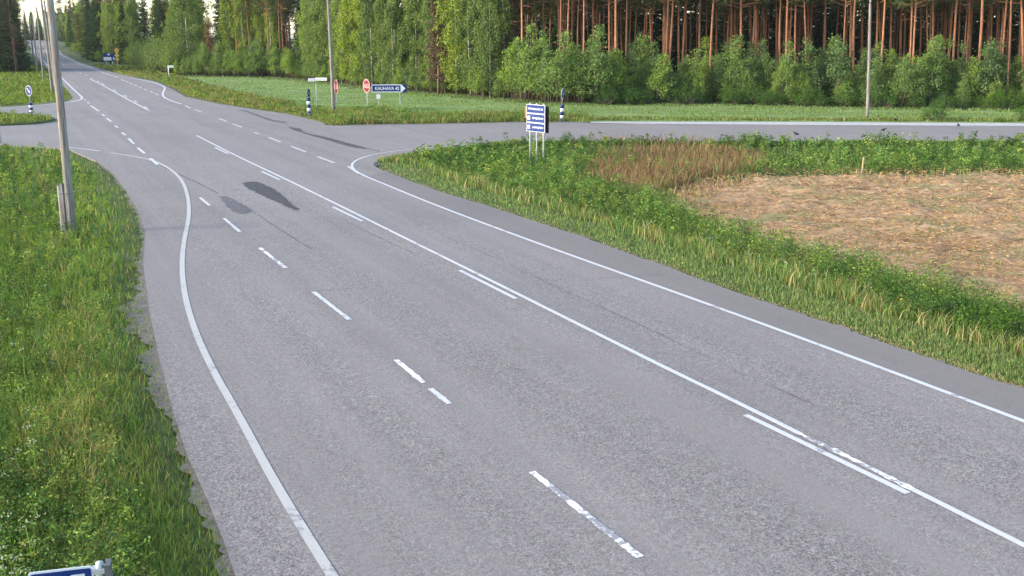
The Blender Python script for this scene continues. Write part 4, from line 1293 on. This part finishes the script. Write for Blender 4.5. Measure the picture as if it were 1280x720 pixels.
# three-panel direction sign in the verge
b = P1(670.5, 207)
RT = math.radians(-52)
e = tag(empty('panel_sign', b, RT), 'stack of three blue direction panels on three grey posts', 'sign')
zt = at(670, 130.5, b.y).z - b.z; zb = at(670, 165, b.y).z - b.z
hw = .74; rowh = (zt - zb) / 3
for k, (tx, num) in enumerate((('PIETARSAARI 54', None), ('EVIJÄRVI', '63'), ('LAPPAJÄRVI', '68'))):
    a, c = zb + rowh * (2 - k) + .012, zb + rowh * (3 - k) - .012
    pn = plate('panel', rrect(-hw, hw, a, c, .04), -.07, -.045, 'sign_white', e)
    plate('field', rrect(-hw + .028, hw - .028, a + .022, c - .022, .03), -.075, -.071, 'sign_blue', pn)
    if num:
        plate('road_number', rect(-hw + .10, -hw + .30, a + .12, c - .12), -.079, -.0755, 'sign_white', pn)
        text(num, .13, -hw + .21, (a + c) / 2, -.082, 'sign_blue', pn)
        text(tx, .14, .18, (a + c) / 2, -.079, 'sign_white', pn, width=.86)
    else:
        text(tx, .14, 0, (a + c) / 2, -.079, 'sign_white', pn, width=1.2)
for px_ in (-.52, 0.02, .56):
    post(e, px_, 0, zt + .07, .042, 0)
# panels facing the other roads, on the back of the same posts
plate('rear_panel', rect(-hw, hw, zb - .02, zt - .08), .17, .195, 'sign_back', e)
plate('brown_panel', rect(-1.08, -.76, zt - .76, zt - .14), .10, .12, 'sign_brown', e)

# far signs
x, y = flat(137, 80.5); b = Vector((float(x), float(y), -.25))
e = tag(empty('advance_sign', b, math.radians(14)), 'wide blue advance direction sign beside the far yellow signs', 'sign')
m1 = b.y / FPX / .96
z0, z1 = at(137, 76.6, b.y).z - b.z, at(137, 66.2, b.y).z - b.z
hw = 7.0 * m1
plate('panel', rrect(-hw, hw, z0, z1, .12), 0, .04, 'sign_green', e)
plate('field', rect(-hw + .14, hw - .14, z0 + .12, z1 - .12), -.006, -.001, 'sign_blue', e)
plate('number_box', rect(-.24, .24, z1 - .50, z1 - .16), -.012, -.007, 'sign_white', e)
plate('white_lower_field', rect(-hw + .18, hw - .85, z0 + .2, z0 + .95), -.012, -.007, 'sign_white', e)
plate('white_side_field', rect(hw - .5, hw - .2, z0 + .3, z0 + .95), -.012, -.007, 'sign_white', e)
post(e, -hw * .5, 0, z0, .06); post(e, hw * .5, 0, z0, .06)
plate('base_board', rect(-hw * .9, -hw * .55, z0 - .45, z0 - .02), .0, .03, 'sign_green', e)

x, y = flat(147.5, 84.5); b = Vector((float(x), float(y), -.2))
e = tag(empty('yellow_sign', b, math.radians(12)), 'yellow post carrying a round sign over a diamond and small plate', 'sign')
zz = lambda py: at(147.5, py, b.y).z - b.z
post(e, 0, 0, zz(60.5), .07, .05, 'sign_yellow')
r = (zz(60) - zz(66.2)) / 2
o = plate('round_sign', disc(r, (zz(60) + zz(66.2)) / 2), 0, .03, 'sign_yellow', e)
link('ring', Mb().add(ring_prism(r, r * .78, (zz(60) + zz(66.2)) / 2, -.01, -.001)).mesh('ring', False), M['sign_orange'], o)
text('60', r * .8, 0, (zz(60) + zz(66.2)) / 2, -.012, 'sign_back', o)
zc = (zz(66.2) + zz(72.3)) / 2; r = (zz(66.2) - zz(72.3)) / 2
plate('diamond_sign', [(0, zc - r), (r, zc), (0, zc + r), (-r, zc)], -.02, .01, 'sign_yellow', e)
plate('small_plate', rect(-.33, .33, zz(75.5), zz(72.8)), -.02, .01, 'sign_yellow', e)

b = P1(212.5, 96.5)
e = tag(empty('small_road_sign', b, math.radians(8)), 'small pale sign on a short post at the corner of the crop field', 'sign')
m1 = b.y / FPX
zz = lambda py: at(212.5, py, b.y).z - b.z
post(e, -.15, 0, zz(81.5), .08, 0, 'sign_pale')
plate('panel', rect(-.1, 5.2 * m1, zz(84.8), zz(81.5)), -.1, -.08, 'sign_pale', e)

# post at the left edge of the picture
b = P1(1.0, 181.5)
e = tag(empty('sign_post', b, math.radians(20)), 'plain grey steel post beside the junction road', 'post')
zt = at(1.0, 110, b.y).z - b.z
post(e, 0, 0, zt, .065, 0)
plate('panel', rect(-.72, -.02, zt - .42, zt - .02), -.09, -.07, 'sign_white', e)

# small blue sign low beneath the camera
c0 = at(36, 717.0, 7.5); c1 = at(116, 706.0, 7.62)
wv = (c1 - c0); wid = math.hypot(wv.x, wv.y)
e = tag(empty('blue_sign', (c0.x, c0.y, 0), math.atan2(wv.y, wv.x)), 'white-edged blue sign clamped to a grey post low in the verge grass', 'sign')
zt = (c0.z + c1.z) / 2
e.location.z = -.3
zt += .3
plate('panel', rrect(-.01, wid, zt - .62, zt, .03), 0, .008, 'sign_white', e)
plate('field', rrect(.006, wid - .016, zt - .604, zt - .018, .02), -.004, -.001, 'sign_blue', e)
plate('arrow', [(wid * .60, zt - .28), (wid * .60, zt - .075), (wid * .66, zt - .06), (wid * .86, zt - .06), (wid * .86, zt - .11), (wid * .72, zt - .11), (wid * .72, zt - .28)], -.008, -.005, 'sign_white', e)
link('post', Mb().tube([(wid + .045, .035, -.3), (wid + .045, .035, zt + .005)], [.030, .030], 16).mesh('post'), M['steel'], e)
for dz in (.06, .5):
    link('clamp', Mb().add(prism(rect(wid - .015, wid + .105, zt - dz - .02, zt - dz + .02), -.012, .085)).mesh('clamp', False), M['steel'], e)
link('bracket', Mb().add(prism(rect(wid + .085, wid + .13, zt - .2, zt - .005), -.02, .1)).mesh('bracket', False), M['steel_dark'], e)

# wooden stake at the edge of the mown field
b = P1(1077, 219)
e = tag(link('wooden_stake', Mb().add(prism([(-.035, -.3), (.035, -.3), (.038, .78), (.01, .88), (-.03, .82)], -.025, .025)).mesh('stake', False), M['stake']), 'pale wooden stake standing at the edge of the mown field', 'stake')
e.location = b; e.rotation_euler = (.03, .04, .3)

# crows on the side road
def crow(px, py, rot, label):
    b = P1(px, py)
    b.z = 0.0
    e = tag(empty('crow', b, rot), label, 'bird', 'crows on the side road')
    path = [(-.27, 0, .15), (-.20, 0, .165), (-.12, 0, .19), (-.03, 0, .215), (.06, 0, .24), (.12, 0, .285), (.155, 0, .325), (.19, 0, .335), (.215, 0, .325), (.265, 0, .305)]
    rad = [.022, .04, .065, .088, .085, .062, .048, .046, .03, .004]
    link('body', Mb().tube(path, rad, 10).mesh('body'), M['feather'], e)
    for s in (-1, 1):
        link('leg', Mb().tube([(.0, .035 * s, .16), (.015, .035 * s, .07), (.0, .035 * s, .0), (.05, .035 * s, .004)], [.012, .008, .008, .006], 6).mesh('leg'), M['feather'], e)
        link('wing', Mb().tube([(.08, .075 * s, .25), (-.03, .095 * s, .225), (-.16, .06 * s, .19), (-.25, .02 * s, .16)], [.012, .035, .028, .006], 6).mesh('wing'), M['feather'], e)
    e.scale = (.8,) * 3
    return e
crow(994.5, 173.2, math.radians(170), 'black crow at the near edge of the side road')
crow(1104, 168, math.radians(-40), 'black crow in the middle of the side road')
crow(1197.5, 162, math.radians(80), 'black crow on the far lane of the side road')
crow(1119, 155, math.radians(200), 'black crow on the pale gravel beyond the side road')

# ------------------------------------------------------------------ the slight evening haze
hm = bpy.data.materials.new('haze')
hm.use_nodes = True
ht = hm.node_tree
ht.nodes.remove(ht.nodes['Principled BSDF'])
pv = ht.nodes.new('ShaderNodeVolumePrincipled')
pv.inputs['Color'].default_value = (0.86, 0.90, 0.95, 1)
pv.inputs['Density'].default_value = 0.00007
pv.inputs['Anisotropy'].default_value = 0.0
ht.links.new(pv.outputs[0], ht.nodes['Material Output'].inputs['Volume'])
hx, hy0, hy1, hz0, hz1 = 3700, -120, 4700, -6, 32
hv = [(x, y, z) for z in (hz0, hz1) for x, y in ((-hx, hy0), (hx, hy0), (hx, hy1), (-hx, hy1))]
hf = [(3, 2, 1, 0), (4, 5, 6, 7), (0, 1, 5, 4), (1, 2, 6, 5), (2, 3, 7, 6), (3, 0, 4, 7)]
tag(link('haze', pymesh('haze', hv, hf), hm), kind='stuff')
